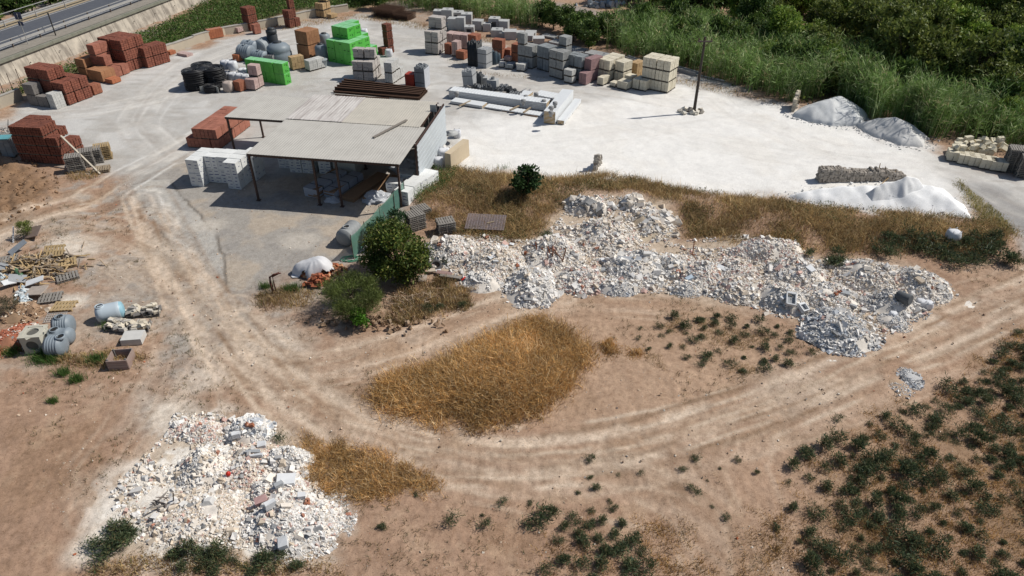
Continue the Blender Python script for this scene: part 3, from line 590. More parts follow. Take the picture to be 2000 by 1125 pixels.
stack((1190, 169), (1201, 172), (1207, 167), [[1]], .5, 'tufa', 'very low cream block pack', 'at the corner of the cream stacks', **TF); stack((1203, 173), (1223, 178), (1230, 171), [[1]], .85, 'tufa', 'broken topped cream block pack', 'between the very low pack and wide pair', **TF)
stack((1234, 174), (1260, 180), (1268, 171), [[1, 1]], 1.1, 'tufa', 'cream block pack', 'wide low pair before the big cream stack', 'mauve pavers', **TF)
stack((1218, 165), (1234, 169), (1240, 163), [[1]], 1.0, 'tufa', 'plain cream block pack', 'wedged behind the wide low pair', **TF)
stack((1227, 150), (1243, 154), (1250, 145), [[1]], 1.6, 'tancrate', 'brownish crated stone pack', 'beside the big cream stack', **TF)
stack((1250, 172), (1303, 183), (1313, 171), [[3, 3, 3, 3], [3, 3, 3, 3]], 1.06, 'tufa', 'cream block pack', 'big cream stack', 'brown crate', **TF)
# left of the yard and round the shed
stack((43, 318), (128, 323), (166, 298), [[4, 4, 4, 3], [4, 4, 4, 2], [4, 4, 3, 2]], .78, 'darkred', 'red block pack', 'above the dug earth', 'scrap', gapf=.012)
stack((367, 288), (430, 293), (486, 246), [[1, 2, 2, 2], [1, 2, 2, 2], [0, 2, 2, 2], [0, 2, 2, 2], [0, 2, 2, 2], [0, 2, 2, 2]], .88, 'pinkred', 'brick pack', 'under the shed corner', 'track', gapf=.02)
stack((375, 363), (472, 371), (497, 344), [[2, 0, 0, 2], [2, 2, 2, 2], [2, 2, 2, 2]], 1.08, 'aac', 'white block pack', 'by the shed post', 'track', gapf=.006, pallet=False, **BK)
stack((482, 350), (503, 353), (516, 339), [[2]], 1.08, 'aac', 'white block pack', 'half under the shed roof behind the post', gapf=.006, pallet=False, **BK)
stack((772, 399), (799, 402), (821, 352), [[1], [1], [1], [1], [1]], 1.05, 'aac', 'white wrapped pack', 'outside the shed above the green fence', 'fence', pallet=False, gapf=.02, **BK)
# ------------------------------------------------------------------ the open shed
steel = mat('brown steel', (.09, .05, .038), (.05, .033, .028), rough=.6, ns=6, obr=0); galv = mat('grey sheet', (.35, .385, .40), (.27, .30, .315), rough=.5, metal=.25, ns=1.5, bmp=0, obr=0)
def roofmat(name, c1, c2, streak):
    m, t, bs = nodes(name); tc = t.nodes.new('ShaderNodeTexCoord'); mp = t.nodes.new('ShaderNodeMapping'); mp.inputs['Scale'].default_value = (3.2, .22, 1); t.links.new(tc.outputs['Object'], mp.inputs[0])
    n = t.nodes.new('ShaderNodeTexNoise'); n.inputs['Scale'].default_value = 1.6; n.inputs['Detail'].default_value = 6; t.links.new(mp.outputs[0], n.inputs['Vector'])
    f = mth(t, 'ADD', mth(t, 'MULTIPLY', n.outputs['Fac'], streak), mth(t, 'MULTIPLY', tex(t, .9, 5), 1-streak)); t.links.new(ramp(t, f, [(.34, c2), (.56, c1)]), bs.inputs['Base Color'])
    bs.inputs['Roughness'].default_value = .6; bs.inputs['Specular IOR Level'].default_value = .3; return m
SO, SA = np.array([-18.70, 46.33]), R(-9.21)
def SL(u, v): return SO+np.array([u*cos(SA)-v*sin(SA), u*sin(SA)+v*cos(SA)])
def corr(b, u0, u1, v0, v1, z, pitch=.25, h=.035, vert=None, dz=0.):
    """corrugated sheet: ribs run along v (or upward when vert is the u position of a wall)"""
    n = int((u1-u0)/pitch); vs = []
    for i in range(n):
        a = u0+i*pitch
        for q, k in ((0, 0), (.55, 0), (.68, 1), (.87, 1)):
            vs.append((a+q*pitch, k*h))
    vs.append((u1, 0)); P = []
    for x, hh in vs:
        if vert is None: P += [(x, v0, z+hh), (x, v1, z+hh+dz)]
        else: P += [(vert+hh, x, v0), (vert+hh, x, v1)]
    F = [(2*i, 2*i+2, 2*i+3, 2*i+1) for i in range(len(vs)-1)]; b.add(P, F); return b
def shed():
    t = thing('storage_shed', 'open steel shed with pale corrugated roof on dark posts, block packs beneath', 'shed', (*SO, 0), SA)
    Zr = 3.72
    plain = roofmat('pale roof sheet', (.475, .455, .415), (.41, .39, .355), .4); warm = roofmat('dusty roof sheet', (.50, .465, .40), (.435, .405, .35), .35); old = roofmat('weathered roof sheet', (.56, .53, .50), (.33, .29, .27), .75)
    for nm, a, mm in (('roof_sheet', (0, 11.2, -.15, 6.6, Zr, .2, .010), plain), ('roof_sheet', (4.55, 10.75, 6.5, 12.1, Zr+.03, .2, .010), warm), ('roof_sheet', (.05, 4.6, 6.5, 12.1, Zr+.06, .25, .012), old), ('roof_sheet', (-5.0, .3, 6.25, 11.4, Zr-.02, .2, .010), plain)):
        b = MB(); corr(b, *a); corr(b, a[0], a[1], a[2], a[3], a[4]-.03, a[5], a[6]); o = b.build(nm, mm, t)
    b = MB(); b.beam((8.0, 3.9, Zr+.10), (9.5, 7.5, Zr+.16), .22, .05); b.build('loose_plank', mat('weathered plank', (.25, .22, .19), (.17, .15, .13), ns=4), t)
    for (x, y) in ((.1, 0), (4.84, 0), (6.53, 0), (10.95, .1), (-4.85, 6.35), (-4.85, 11.2), (0, 6.4), (0, 11.8), (5.3, 11.8), (10.6, 11.8), (11.3, 3.4), (6.1, 6.4), (11.3, 7.5)):
        b = MB(); b.box((x, y, Zr/2-.03), (.13, .13, Zr-.06)); b.box((x, y, .02), (.3, .3, .03)); b.build('post', steel, t)
    for a, e in (((-.0, 0), (11.1, 0)), ((-5, 6.35), (11.1, 6.4)), ((-5, 11.2), (0, 11.2)), ((0, 11.8), (10.8, 11.8)), ((.1, 0), (0, 11.8)), ((10.95, .1), (10.6, 11.8)), ((5.4, 0), (5.4, 11.8)), ((-4.85, 6.4), (-4.85, 11.2)), ((11.3, 3.4), (11.3, 12.0))):
        b = MB(); b.beam((*a, Zr-.14), (*e, Zr-.14), .10, .18); b.build('roof_beam', steel, t)
    b = MB()
    for y in np.arange(1.2, 12, 1.2): b.beam((.05, y, Zr-.035), (10.9, y, Zr-.035), .06, .06)
    b.build('purlins', steel, t)
    b = MB()
    for k in range(16): b.box((11.40+(k % 2)*.025, 7.65, .5+k*.2), (.03, 8.5, .19 if k % 2 else .21))
    b.build('side_wall', mat('bluish sheet wall', (.50, .535, .56), (.42, .455, .48), rough=.55, ns=1.2, bmp=0, obr=0), t)
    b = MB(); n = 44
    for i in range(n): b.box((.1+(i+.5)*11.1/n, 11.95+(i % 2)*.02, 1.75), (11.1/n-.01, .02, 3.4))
    b.build('added_back_wall', mat('added dull sheet', (.20, .21, .21), (.14, .145, .15), obr=0), t)  # wall out of view, added to shut out daylight and darken the interior
    b = MB(); b.box((4.95, 6.0, 1.3), (1.8, 2.2, 2.6)); b.build('office_cabin', mat('cabin wall', (.44, .44, .40), (.37, .37, .34), obr=0), t)
    MB().box((5.0, 4.885, 2.0), (.45, .03, .5)).build('cabin_window', mat('dark hole', (.02, .02, .02)), t)
    MB().box((10.95, 10.0, Zr+.25), (.5, .06, .55)).build('leaning_sheet', galv, t)
shed()
def inside():
    def put(o, u, v, rz=0.): p = SL(u, v); o.location = (p[0], p[1], o.location.z); o.rotation_euler = (0, 0, SA+rz)
    k = 0
    for i, (u, v) in enumerate(((.9, 5.4), (1.95, 5.4), (-.3, 6.0), (3.3, 5.5), (1.95, 6.6))):
        for l in range(2):
            o = pack((0, 0, l*1.2), 0, 1.0, 1.0, 1.18, 'aac', 'block_pack', f"shaded white block pack under the shed, {['bottom', 'top'][l]} layer, {['first', 'second', 'third', 'fourth', 'fifth'][i]} from the open side", 'block pack', 'block packs in the shed shade', False); put(o, u, v)
    sheet = mat('wrapped timber sheet', (.40, .43, .48), (.30, .32, .37), rough=.45, ns=1, obr=0); board = mat('brown boards', (.30, .19, .11), (.20, .12, .07), ns=4, tint=True)
    def board_pile(name, lab, u, v, rz, w, l, h, m, wrap):
        t = thing(name, lab, 'timber pack', (0, 0, 0)); b = MB(); n = max(2, int(h/.11))
        for i in range(n): b.box((random.uniform(-.02, .02), random.uniform(-.04, .04), (i+.5)*h/n), (w, l, h/n-.012), tint=random.random())
        b.build('boards', m, t)
        if wrap:
            b = MB(); b.box((0, 0, h*.55), (w+.05, l+.04, h*.92), jit=.03); b.build('wrapping', sheet, t); b = MB()
            for q in (-.3, 0., .3): MB().box((0, q*l, h*.55), (w+.09, .05, h*.98)).build('strap', strapm, t)
        put(t, u, v, rz)
    board_pile('timber_pack', 'long sheet wrapped timber pack with black straps in the shed shade', 4.3, 2.7, -.28, 1.15, 3.6, .75, board, True)
    board_pile('timber_pack', 'second sheet wrapped timber pack lying close beside the strapped one', 5.6, 2.9, -.28, .9, 3.6, .55, board, True)
    board_pile('timber_pack', 'stack of bare brown boards beneath the shed roof', 7.3, 3.0, -.3, 1.1, 4.6, .35, board, False)
    board_pile('timber_pack', 'second low stack of brown boards nearer the fence side of the shed', 8.7, 3.0, -.25, 1.0, 4.2, .3, board, False)
    for (u, v, s, lab) in ((9.2, 7.2, 1.5, 'large heap of crumpled white plastic at the dark back of the shed'), (8.6, 1.4, 1.15, 'crumpled plastic sheet lying by the front posts in the shed shade'), (5.55, .7, .55, 'small white crumpled bag between two shed posts')):
        n = 18; b = MB(); vs = []; fs = []; ph = random.random()*9
        for i in range(n+1):
            for j in range(n):
                th = i/n*pi/2; a = 2*pi*j/n; rr = s*(.75+.5*float(vnoise(3*cos(a)+ph, 3*sin(a)+ph+i*.35, 3))); vs.append((rr*cos(th)*cos(a), rr*cos(th)*sin(a)*.8, rr*.5*sin(th)+.06*float(vnoise(i*.9, j*.9+ph, 5))))
        for i in range(n):
            for j in range(n): fs.append((i*n+j, i*n+(j+1) % n, (i+1)*n+(j+1) % n, (i+1)*n+j))
        b.add(vs, fs); o = b.build('plastic_sheet', mat('white plastic film', (.55, .57, .60), (.40, .42, .46), rough=.4, obr=0), None, label=lab, cat='plastic sheet'); put(o, u, v)
    for i, (u, v, h) in enumerate(((9.6, 3.0, .9), (10.2, 4.3, 1.05))):
        o = pack((0, 0, 0), 0, 1.1, 1.0, h, 'aac', 'block_pack', ['shaded low white pack just inside the shed by the fence side', 'white wrapped pack inside the shed beside the corner post'][i], 'block pack', None, False); put(o, u, v)
    o = pack((0, 0, 0), 0, 1.1, 1.1, 2.2, 'tufa', 'stone_block_pack', 'yellowish block pack under the roof behind the fence corner', 'stone pack'); put(o, 10.6, 8.)
inside()
# ------------------------------------------------------------------ round things of the yard
def coil_stack(px, py, r, layers, lab, grp='black pipe coils'):
    p = P3(px, py)
    for l in range(layers):
        t = thing('pipe_coil', f"{['lowest', 'second', 'third', 'uppermost'][l]} black corrugated pipe coil of the {lab}" if layers > 1 else f'black corrugated pipe coil {lab}', 'pipe coil', (p.x+random.uniform(-.05, .05), p.y+random.uniform(-.05, .05), p.z+l*.62), random.uniform(0, 6), grp)
        if 'coil' not in PC:
            b = MB(); n = 60
            for q in range(8):
                for s_ in range(9): b.torus((random.uniform(-.035, .035), random.uniform(-.035, .035), .05+q*.08), 1.0-s_*.105+random.uniform(-.07, .045), .043, 36, 5, Matrix.Rotation(random.uniform(-.03, .03), 3, 'X'), tint=random.random())
            me = b.mesh('pipe_turns'); me.materials.append(mat('black pipe', (.018, .018, .02), (.03, .03, .033), rough=.45, bmp=.3, tint=True)); PC['coil'] = me
            b = MB(); b.box((.8, 0, .3), (.62, .05, .66)); me = b.mesh('tie'); me.materials.append(mat('pale tie', (.30, .31, .30), bmp=0)); PC['tie'] = me
        o = link('pipe_turns', PC['coil'], None, t); o.scale = (r, r, 1); [link('tie', PC['tie'], None, t, rz=a_) for a_ in (.01, 2.1, 4.2)]
coil_stack(386, 172, 1.12, 3, 'front pile beside the track'); coil_stack(423, 167, 1.12, 3, 'pile touching the white bags'); coil_stack(402, 160, 1.0, 3, 'slender pile at the back')
coil_stack(416, 178, .75, 1, 'alone on the ground before the piles')
def bag(px, py, z, s, lab, m, grp=None, rz=0., name='big_bag'):
    p = P3(px, py, z); t = thing(name, lab, 'bag', p, rz, grp); b = MB(); n = 16; vs = []; fs = []; ph = random.random()*20
    for i in range(11):
        v = i/10; zz = s*1.0*v
        for j in range(n):
            a = 2*pi*j/n; c, d = cos(a), sin(a); k = (abs(c)**4+abs(d)**4)**-.25; pr = .78+.22*sin(pi*min(v*1.05, 1))**.5 if v < .98 else .55
            rr = s*.5*k*pr*(1+.08*(float(vnoise(2*c+ph, 2*d+v*4+ph, 2))-.5)); vs.append((rr*c, rr*d, zz-(.05*s if v > .98 else 0)))
    for i in range(10):
        for j in range(n): fs.append((i*n+j, i*n+(j+1) % n, (i+1)*n+(j+1) % n, (i+1)*n+j))
    fs.append(tuple(range(10*n, 11*n))); b.add(vs, fs, smooth=True); b.build('sack', m, t)
    b = MB()
    for sx in (-1, 1):
        for sy in (-1, 1): b.tube([(sx*.36*s, sy*.36*s, .9*s), (sx*.33*s, sy*.33*s, 1.08*s), (sx*.2*s, sy*.36*s, .97*s)], .018, 5)
    b.build('loop', m, t); return t
wb = mat('white woven bag', (.66, .67, .69), (.52, .53, .56), ns=3, rough=.7); pb = mat('beige woven bag', (.50, .42, .37), (.38, .32, .28), ns=3, rough=.7)
for i, (x, y) in enumerate(((444, 156), (457, 158), (471, 160), (483, 162), (476, 150), (490, 152))): bag(x, y, 0, .95, ['white big bag at the coil end of the bottom row', 'white big bag second along the bottom row of sacks', 'white big bag in the middle of the bottom row of sacks', 'white big bag touching the pink sack pack', 'white big bag behind the middle sacks', 'white big bag against the low green wall'][i], wb, 'white big bags in the yard')
for i, (x, y) in enumerate(((446, 152), (460, 154))): bag(x, y, .95, .95, ['raised white big bag on top, beside the black coils', 'raised white big bag on top, toward the green bundles'][i], wb, 'white big bags in the yard')
bag(448, 178, 0, 1.05, 'open beige bag in front of the white big bags', pb); bag(318, 120, 0, .8, 'small whitish bag at the foot of the red brick stacks', wb); bag(757, 93, 0, .8, 'white bag lying behind the green stack', wb); bag(760, 110, 0, .85, 'white bag in front of the lone dark bricks', wb); bag(712, 70, .0, .9, 'white bag standing alone behind the tall green stack', wb)
tankm = mat('blue grey plastic', (.235, .275, .31), (.175, .21, .24), rough=.5, ns=1.5, spec=.4, bmp=.05); lidm = mat('dark tank lid', (.045, .05, .055), rough=.5, bmp=0); palem = mat('pale blue plastic', (.46, .53, .58), (.40, .46, .51), rough=.45, ns=1.2, spec=.4, bmp=.05); cyanm = mat('cyan tank end', (.30, .52, .62), rough=.45, bmp=0)
holem = mat('dark hole', (.02, .02, .02))
def htank(A, B, r, lab, m=tankm, ribs=5, hole=.5, lift=0., endm=None, grp=None, holes=1, sq=1.):
    a = P3(*A); b_ = P3(*B); d = b_-a; L = d.length; c = (a+b_)/2; t = thing('plastic_tank', lab, 'tank', (c.x, c.y, c.z+lift), atan2(d.y, d.x), grp)
    M = Matrix(((0, 0, 1), (0, 1, 0), (-1, 0, 0))); prof = [(.05, -L/2), (r*.55, -L/2+.02), (r*.86, -L/2+.08), (r*.97, -L/2+.2)]
    N = ribs*6
    for i in range(N+1):
        u = i/N; prof.append((r*(1.0 if (i % 6) in (0, 5) or ribs < 2 else .955), -L/2+.22+u*(L-.44)))
    prof += [(r*.97, L/2-.2), (r*.86, L/2-.08), (r*.55, L/2-.02), (.05, L/2)]
    b = MB(); b.lathe(prof, 28, M, (0, 0, r*.97)); b.build('tank_body', m, t)
    if endm: b = MB(); b.lathe([(r*.97, L/2-.21), (r*.885, L/2-.075), (r*.58, L/2-.012), (.06, L/2+.01)], 28, M, (0, 0, r*.97)); b.build('end_cap', endm, t)
    for q in range(holes):
        x = (hole-.5)*L+(q*.45*L if holes > 1 else 0); b = MB(); b.lathe([(.24, r*1.85), (.24, r*2.03), (.19, r*2.03), (.19, r*1.93)], 18, None, (x, 0, 0), caps=False); nk = b.build('neck', m, t)
        b = MB(); b.lathe([(.19, r*1.95), (.02, r*1.96)], 18, None, (x, 0, 0)); b.build('opening', holem, nk)
    return t
htank((470, 115), (497, 118), .85, 'grey ribbed tank lying in the heap, closest to the black coils', grp='grey tanks heaped in the yard'); htank((478, 104), (506, 108), .8, 'grey tank lying behind the others at the coil side of the heap', grp='grey tanks heaped in the yard'); htank((496, 121), (524, 125), .7, 'grey ribbed tank lying in front, just behind the green bundles', grp='grey tanks heaped in the yard'); htank((507, 108), (527, 98), .85, 'tilted pale grey tank leaning in the middle of the heap', m=mat('pale grey plastic', (.33, .365, .385), (.28, .31, .33), rough=.5, bmp=0), grp='grey tanks heaped in the yard')
def vtank(px, py, prof, lab, m=tankm, lid=None, name='plastic_tank', grp=None, cat='tank'):
    t = thing(name, lab, cat, P3(px, py), 0, grp); b = MB(); b.lathe(prof, 28); b.build('tank_body', m, t)
    if lid: b = MB(); b.lathe(lid, 24); b.build('tank_lid', lidm, t)
    return t
vtank(548, 118, [(1.25, 0), (1.38, .15), (1.38, .9), (1.25, 1.05), (1.3, 1.15), (1.28, 1.5), (1.0, 1.8), (.5, 2.0), (.45, 2.02)], 'big round grey dome tank at the end of the tank heap', lid=[(.48, 2.03), (.48, 2.1), (.1, 2.16)])
vtank(537, 101, [(.55, 0), (.6, .1), (.6, 2.0), (.5, 2.1), (.62, 2.15), (.62, 2.45), (.4, 2.55)], 'black capped upright drum behind the dome tank', m=lidm, lid=[(.42, 2.56), (.42, 2.7), (.1, 2.74)], name='drum', cat='drum')
vtank(630, 118, [(.6, 0), (.68, .1), (.68, 1.5), (.5, 1.75), (.2, 1.8)], 'blue grey upright tank between tan bricks and the green stack', lid=[(.3, 1.8), (.3, 1.9), (.05, 1.93)]); vtank(637, 98, [(.6, 0), (.66, .1), (.66, 1.7), (.45, 1.9)], 'blue grey upright tank hidden behind the tall green stack', lid=[(.3, 1.9), (.3, 2.0), (.05, 2.03)]); vtank(632, 131, [(.35, 0), (.5, .8), (.53, .82), (.53, .86), (.44, .86)], 'small grey tapered tub beside the pale block packs', name='tub', cat='tub', m=mat('pale grey plastic', (.33, .365, .385), (.28, .31, .33)))
for i, (x, y, h) in enumerate(((959, 125, 1.5), (966, 125, 1.3), (972, 123, 1.0))): vtank(x, y, [(.3, 0), (.33, .05), (.33, h), (.28, h+.05)], ['tall dark blue drum beside the light grey posts', 'middle dark blue drum of the row of three', 'short dark blue drum beyond its taller neighbours'][i], m=mat('dark blue drum plastic', (.055, .085, .11), (.04, .06, .08), rough=.45), lid=[(.29, h+.05), (.29, h+.1), (.05, h+.1)], name='drum', grp='dark blue drums', cat='drum')
def lattice():
    t = thing('grid_block_stack', 'stack of grey plastic grid crates beside the dome tank', 'crate', P3(526, 124), -.1)
    for k in range(4):
        b = MB()
        for i in range(7): b.box((-.75+i*.25, 0, .13+k*.26), (.05, 1.3, .24), tint=random.random()); b.box((0, -.62+i*.205, .13+k*.26), (1.55, .05, .24), tint=random.random())
        b.build('grid_tray', mat('grid grey', (.25, .25, .25), (.17, .17, .175), tint=True), t)
lattice()
# ------------------------------------------------------------------ bundles of posts, bars, beams, panels
def posts(A, C, B, h, m, lab, round_=False, lean=0., wrap=None, hj=.05, sz=.13):
    a, c, b_ = at(*A), at(*C), at(*B); u = c-a; W = float(np.linalg.norm(u)); u /= W; v = np.array([-u[1], u[0]]); D = min(max(.5, float((b_-c) @ v)), 1.4*W); t = thing('post_bundle', lab, 'post bundle', (*(a+u*W/2+v*D/2), 0), atan2(u[1], u[0]))
    nx, ny = max(2, round(W/sz)), max(2, round(D/sz)); b = MB()
    for i in range(nx):
        for j in range(ny):
            x, y = -W/2+(i+.5)*W/nx, -D/2+(j+.5)*D/ny; hh = h+random.uniform(-hj, hj)
            if round_: b.lathe([(sz*.46, 0), (sz*.46, hh), (sz*.3, hh)], 8, None, (x, y, 0), random.random(), caps=True)
            else: b.box((x, y, hh/2), (W/nx*.86, D/ny*.86, hh), tint=random.random(), taper=.96)
    b.build('posts', m, t); b = MB()
    for z in (.25, .75): MB().box((0, 0, h*z), (W+.02, D+.02, .04)).build('strap', strapm, t)
    if wrap: b = MB(); b.box((W/2+.03, 0, h*.45), (.06, D*1.02, h*.9), jit=.03); b.build('wrapping', wrap, t)
    if lean: t.rotation_euler = (0, lean, t.rotation_euler.z)
cpost = mat('grey concrete post', (.255, .275, .295), (.18, .195, .21), ns=5, tint=True); bpost = mat('black plastic post', (.028, .03, .033), (.05, .053, .055), rough=.5, tint=True); lpost = mat('light concrete post', (.44, .45, .455), (.34, .35, .36), ns=5, tint=True)
posts((811, 171), (830, 173), (839, 165), 2.1, cpost, 'grey concrete post bundle upright beside the red crate', wrap=mat('white plastic film', (.55, .57, .60)), hj=.1); posts((913, 128), (932, 131), (938, 124), 2.5, bpost, 'black pipe bundle standing upright beside the light grey posts', round_=True, hj=.22, sz=.17); posts((933, 131), (950, 134), (957, 127), 2.0, lpost, 'light grey post bundle standing at the end of the black pipes', hj=.03)
posts((906, 176), (926, 178), (931, 170), 1.95, lpost, 'leaning bundle of light grey posts behind the white panels', lean=-.10, hj=.1)
rust = mat('rusty steel', (.115, .06, .035), (.05, .03, .022), rough=.8, ns=8, tint=True)
def beams(px_list, wd, hg, m, name, cat, grp, labs, z=0.):
    for i, (A, B, zz) in enumerate(px_list):
        a, b_ = P3(*A), P3(*B); a.z += zz+hg/2; b_.z += zz+hg/2; c = (a+b_)/2; b = MB(); q = (b_-a)
        b.beam(-q/2, q/2, wd, .03); b.beam(-q/2+Vector((0, 0, hg-.03)), q/2+Vector((0, 0, hg-.03)), wd, .03); b.beam(-q/2+Vector((0, 0, hg/2-.015)), q/2+Vector((0, 0, hg/2-.015)), .04, hg-.07)
        b.build(name, m, None, label=labs(i), cat=cat, group=grp, loc=c)
fr = [((652+i*2.6-14*(1 if i > 6 else 0)*0, 183-i*2.6), (820+i*1.9, 197-i*1.9), 0) for i in range(9)]
beams(fr+[((655+i*4.5, 180-i*4.), (822+i*2.6, 194-i*2.8), .24) for i in range(5)], .17, .22, rust, 'steel_beam', 'steel beam', 'rusty steel beams on the ground', lambda i: f"long rusty steel beam, {ORD[i % 7] if i < 7 else ['eighth', 'last'][min(i-7, 1)]} from the shed roof, bottom layer" if i < 9 else f'long rusty steel beam, {ORD[i-9]} from the shed roof, upper layer')
beams([((655, 187), (760, 194), 0), ((690, 190), (740, 195), 0)], .12, .1, rust, 'steel_beam', 'steel beam', None, lambda i: ['thin rusty bar lying loose in front of the beam heap', 'short rusty bar between the loose thin bar and the roof'][i])
def mesh_pack(A, C, B, h, lab):
    a, c, b_ = at(*A), at(*C), at(*B); u = c-a; W = float(np.linalg.norm(u)); u /= W; v = np.array([-u[1], u[0]]); D = max(1.2, float((b_-c) @ v)); t = thing('rebar_mesh_stack', lab, 'mesh stack', (*(a+u*W/2+v*D/2), 0), atan2(u[1], u[0])); k = 9
    for l in range(k):
        b = MB(); z = h*(l+.5)/k; n = int(W/.22)
        for i in range(n+1): b.box((-W/2+i*W/n, random.uniform(-.06, .06), z), (.03, D, .03))
        for j in range(9): b.box((random.uniform(-.06, .06), -D/2+j*D/8, z+.03), (W, .03, .03))
        b.build('mesh_sheet', rust, t)
mesh_pack((726, 33), (768, 39), (775, 27), 1.2, 'stack of rusty rebar mesh sheets in front of the dark trees'); mesh_pack((762, 38), (796, 42), (802, 33), .8, 'lower stack of rusty rebar mesh sheets beside the higher one')
cbeam = mat('grey concrete lintel', (.375, .375, .37), (.27, .275, .275), ns=4, tint=True)
def lintels(A, B, n, layers, lab, wd=.2):
    a, b_ = at(*A), at(*B); u = b_-a; L = float(np.linalg.norm(u)); u /= L; t = thing('lintel_bundle', lab, 'lintel bundle', (*((a+b_)/2), 0), atan2(u[1], u[0]))
    for l in range(layers):
        for i in range(n): MB().box((random.uniform(-.12, .12), (i-(n-1)/2)*wd*1.12, .08+wd*.5+l*wd*1.05), (L, wd, wd*.95), tint=random.random()).build('lintel', cbeam, t)
lintels((1078, 86), (1105, 91), 8, 2, 'grey lintel bundle beside the low pale packs at the cane edge'); lintels((1112, 97), (1143, 103), 8, 1, 'grey lintel bundle midway along the row by the canes'); lintels((1148, 108), (1192, 117), 7, 2, 'long grey lintel bundle at the road end of the row by the canes')
lintels((1062, 71), (1086, 76), 5, 1, 'short grey lintel bundle hard against the dark trees')
def channel(pts, lab):
    a, b_ = P3(*pts[0]), P3(*pts[1]); d = b_-a; t = thing('concrete_channel', lab, 'channel', (a+b_)/2, atan2(d.y, d.x)); L = d.length; n = max(1, round(L/3))
    for i in range(n):
        x = -L/2+(i+.5)*L/n; b = MB(); b.box((x, 0, .06), (L/n-.03, .7, .12)); b.box((x, -.3, .25), (L/n-.03, .1, .26)); b.box((x, .3, .25), (L/n-.03, .1, .26)); b.build('channel_segment', cbeam, t)
channel(((1222, 115), (1252, 125)), 'short grey concrete channel behind the cream blocks'); channel(((1309, 133), (1362, 148)), 'long grey concrete channel from the cream stack toward the pole')
beams([((1366, 149), (1415, 160), 0)], .12, .12, lpost, 'concrete_bar', 'bar', None, lambda i: 'thin pale bar lying past the pole along the cane edge')
# concrete chambers along the canes
chm = mat('chamber concrete', (.47, .475, .465), (.34, .345, .345), ns=3)
def chamber(px, py, w, h, lab, rz=0., hole=True, d=None, grp='concrete chambers by the canes', z=0., openb=False):
    d = d or w; t = thing('concrete_chamber', lab, 'concrete box', P3(px, py, z), rz-.1, grp); tk = .12*w; b = MB()
    b.box((-w/2+tk/2, 0, h/2), (tk, d, h)); b.box((w/2-tk/2, 0, h/2), (tk, d, h)); b.box((0, d/2-tk/2, h/2), (w-2*tk, tk, h)); 
    if openb:
        for x, z0 in ((-.32*w, h/2), (.32*w, h/2)): b.box((x, -d/2+tk/2, z0), (.14*w, tk, h))
        b.box((0, -d/2+tk/2, h*.9), (.5*w, tk, h*.2)); b.box((0, -d/2+tk/2, h*.1), (.5*w, tk, h*.2))
    else: b.box((0, -d/2+tk/2, h/2), (w-2*tk, tk, h))
    b.box((0, 0, .05), (w-2*tk, d-2*tk, .1)); b.build('chamber_wall', chm, t)
    b = MB()
    if hole:
        for x, y, sx, sy in ((-w*.3, 0, w*.36, d), (w*.3, 0, w*.36, d), (0, -d*.3, w*.24, d*.36), (0, d*.3, w*.24, d*.36)): b.box((x, y, h+.04), (sx, sy, .08))
    else: b.box((0, 0, h+.05), (w*1.03, d*1.03, .1))
    b.build('chamber_cover', chm, t)
for x, y, w_, h, lab, ho, ob in ((857, 39, 1.1, 1.1, 'pair of grey concrete box halves at the tree end of the chamber row', True, False), (875, 44, 1.25, 1.5, 'tall pale concrete chamber second in the row under the trees', True, False), (895, 40, 1.3, 1.0, 'wide concrete chamber with open front behind the lower ones', True, True), (886, 57, 1.1, 1.2, 'pale concrete chamber in front of the tall one', False, False), (912, 49, 1.25, 1.3, 'tall pale concrete chamber at the far end of the first cluster', True, False), (901, 59, .9, 1.4, 'narrow upright concrete chamber in the middle of the cluster', False, False), (917, 64, 1.1, .7, 'low concrete chamber with two square openings toward the yard', True, True), (880, 56, .9, .6, 'low open concrete chamber beside the wrapped stone stack', True, True), (934, 57, 1.1, .95, 'lone pale concrete chamber between the two clusters', False, False), (952, 60, .9, .8, 'small shaded concrete chamber at the start of the second cluster', True, False), (966, 58, 1.2, 1.3, 'open framed concrete chamber, tallest of the second cluster', True, True), (985, 62, 1.0, 1.2, 'pale concrete chamber beside the open framed one', False, False), (971, 70, 1.3, .7, 'broad low concrete chamber with round rim in front of the open frame', True, False), (997, 75, 1.3, .8, 'big pale concrete block at the yard side of the second cluster', False, False), (985, 72, 1.0, .45, 'very low concrete slab box between two broader ones', False, False), (1014, 72, 1.1, .5, 'flat concrete cover stack before the lintels', False, False), (1030, 77, 1.3, .5, 'dark sided slab stack next to the lintels', False, False), (1052, 84, 1.2, .55, 'low pale concrete box at the near end of the lintel row', False, False), (1036, 70, 1.2, .4, 'flat grey slabs behind the dark sided slab stack', False, False)):
    chamber(x, y, w_*1.12, h*1.1, lab, random.uniform(-.12, .12), ho, openb=ob)
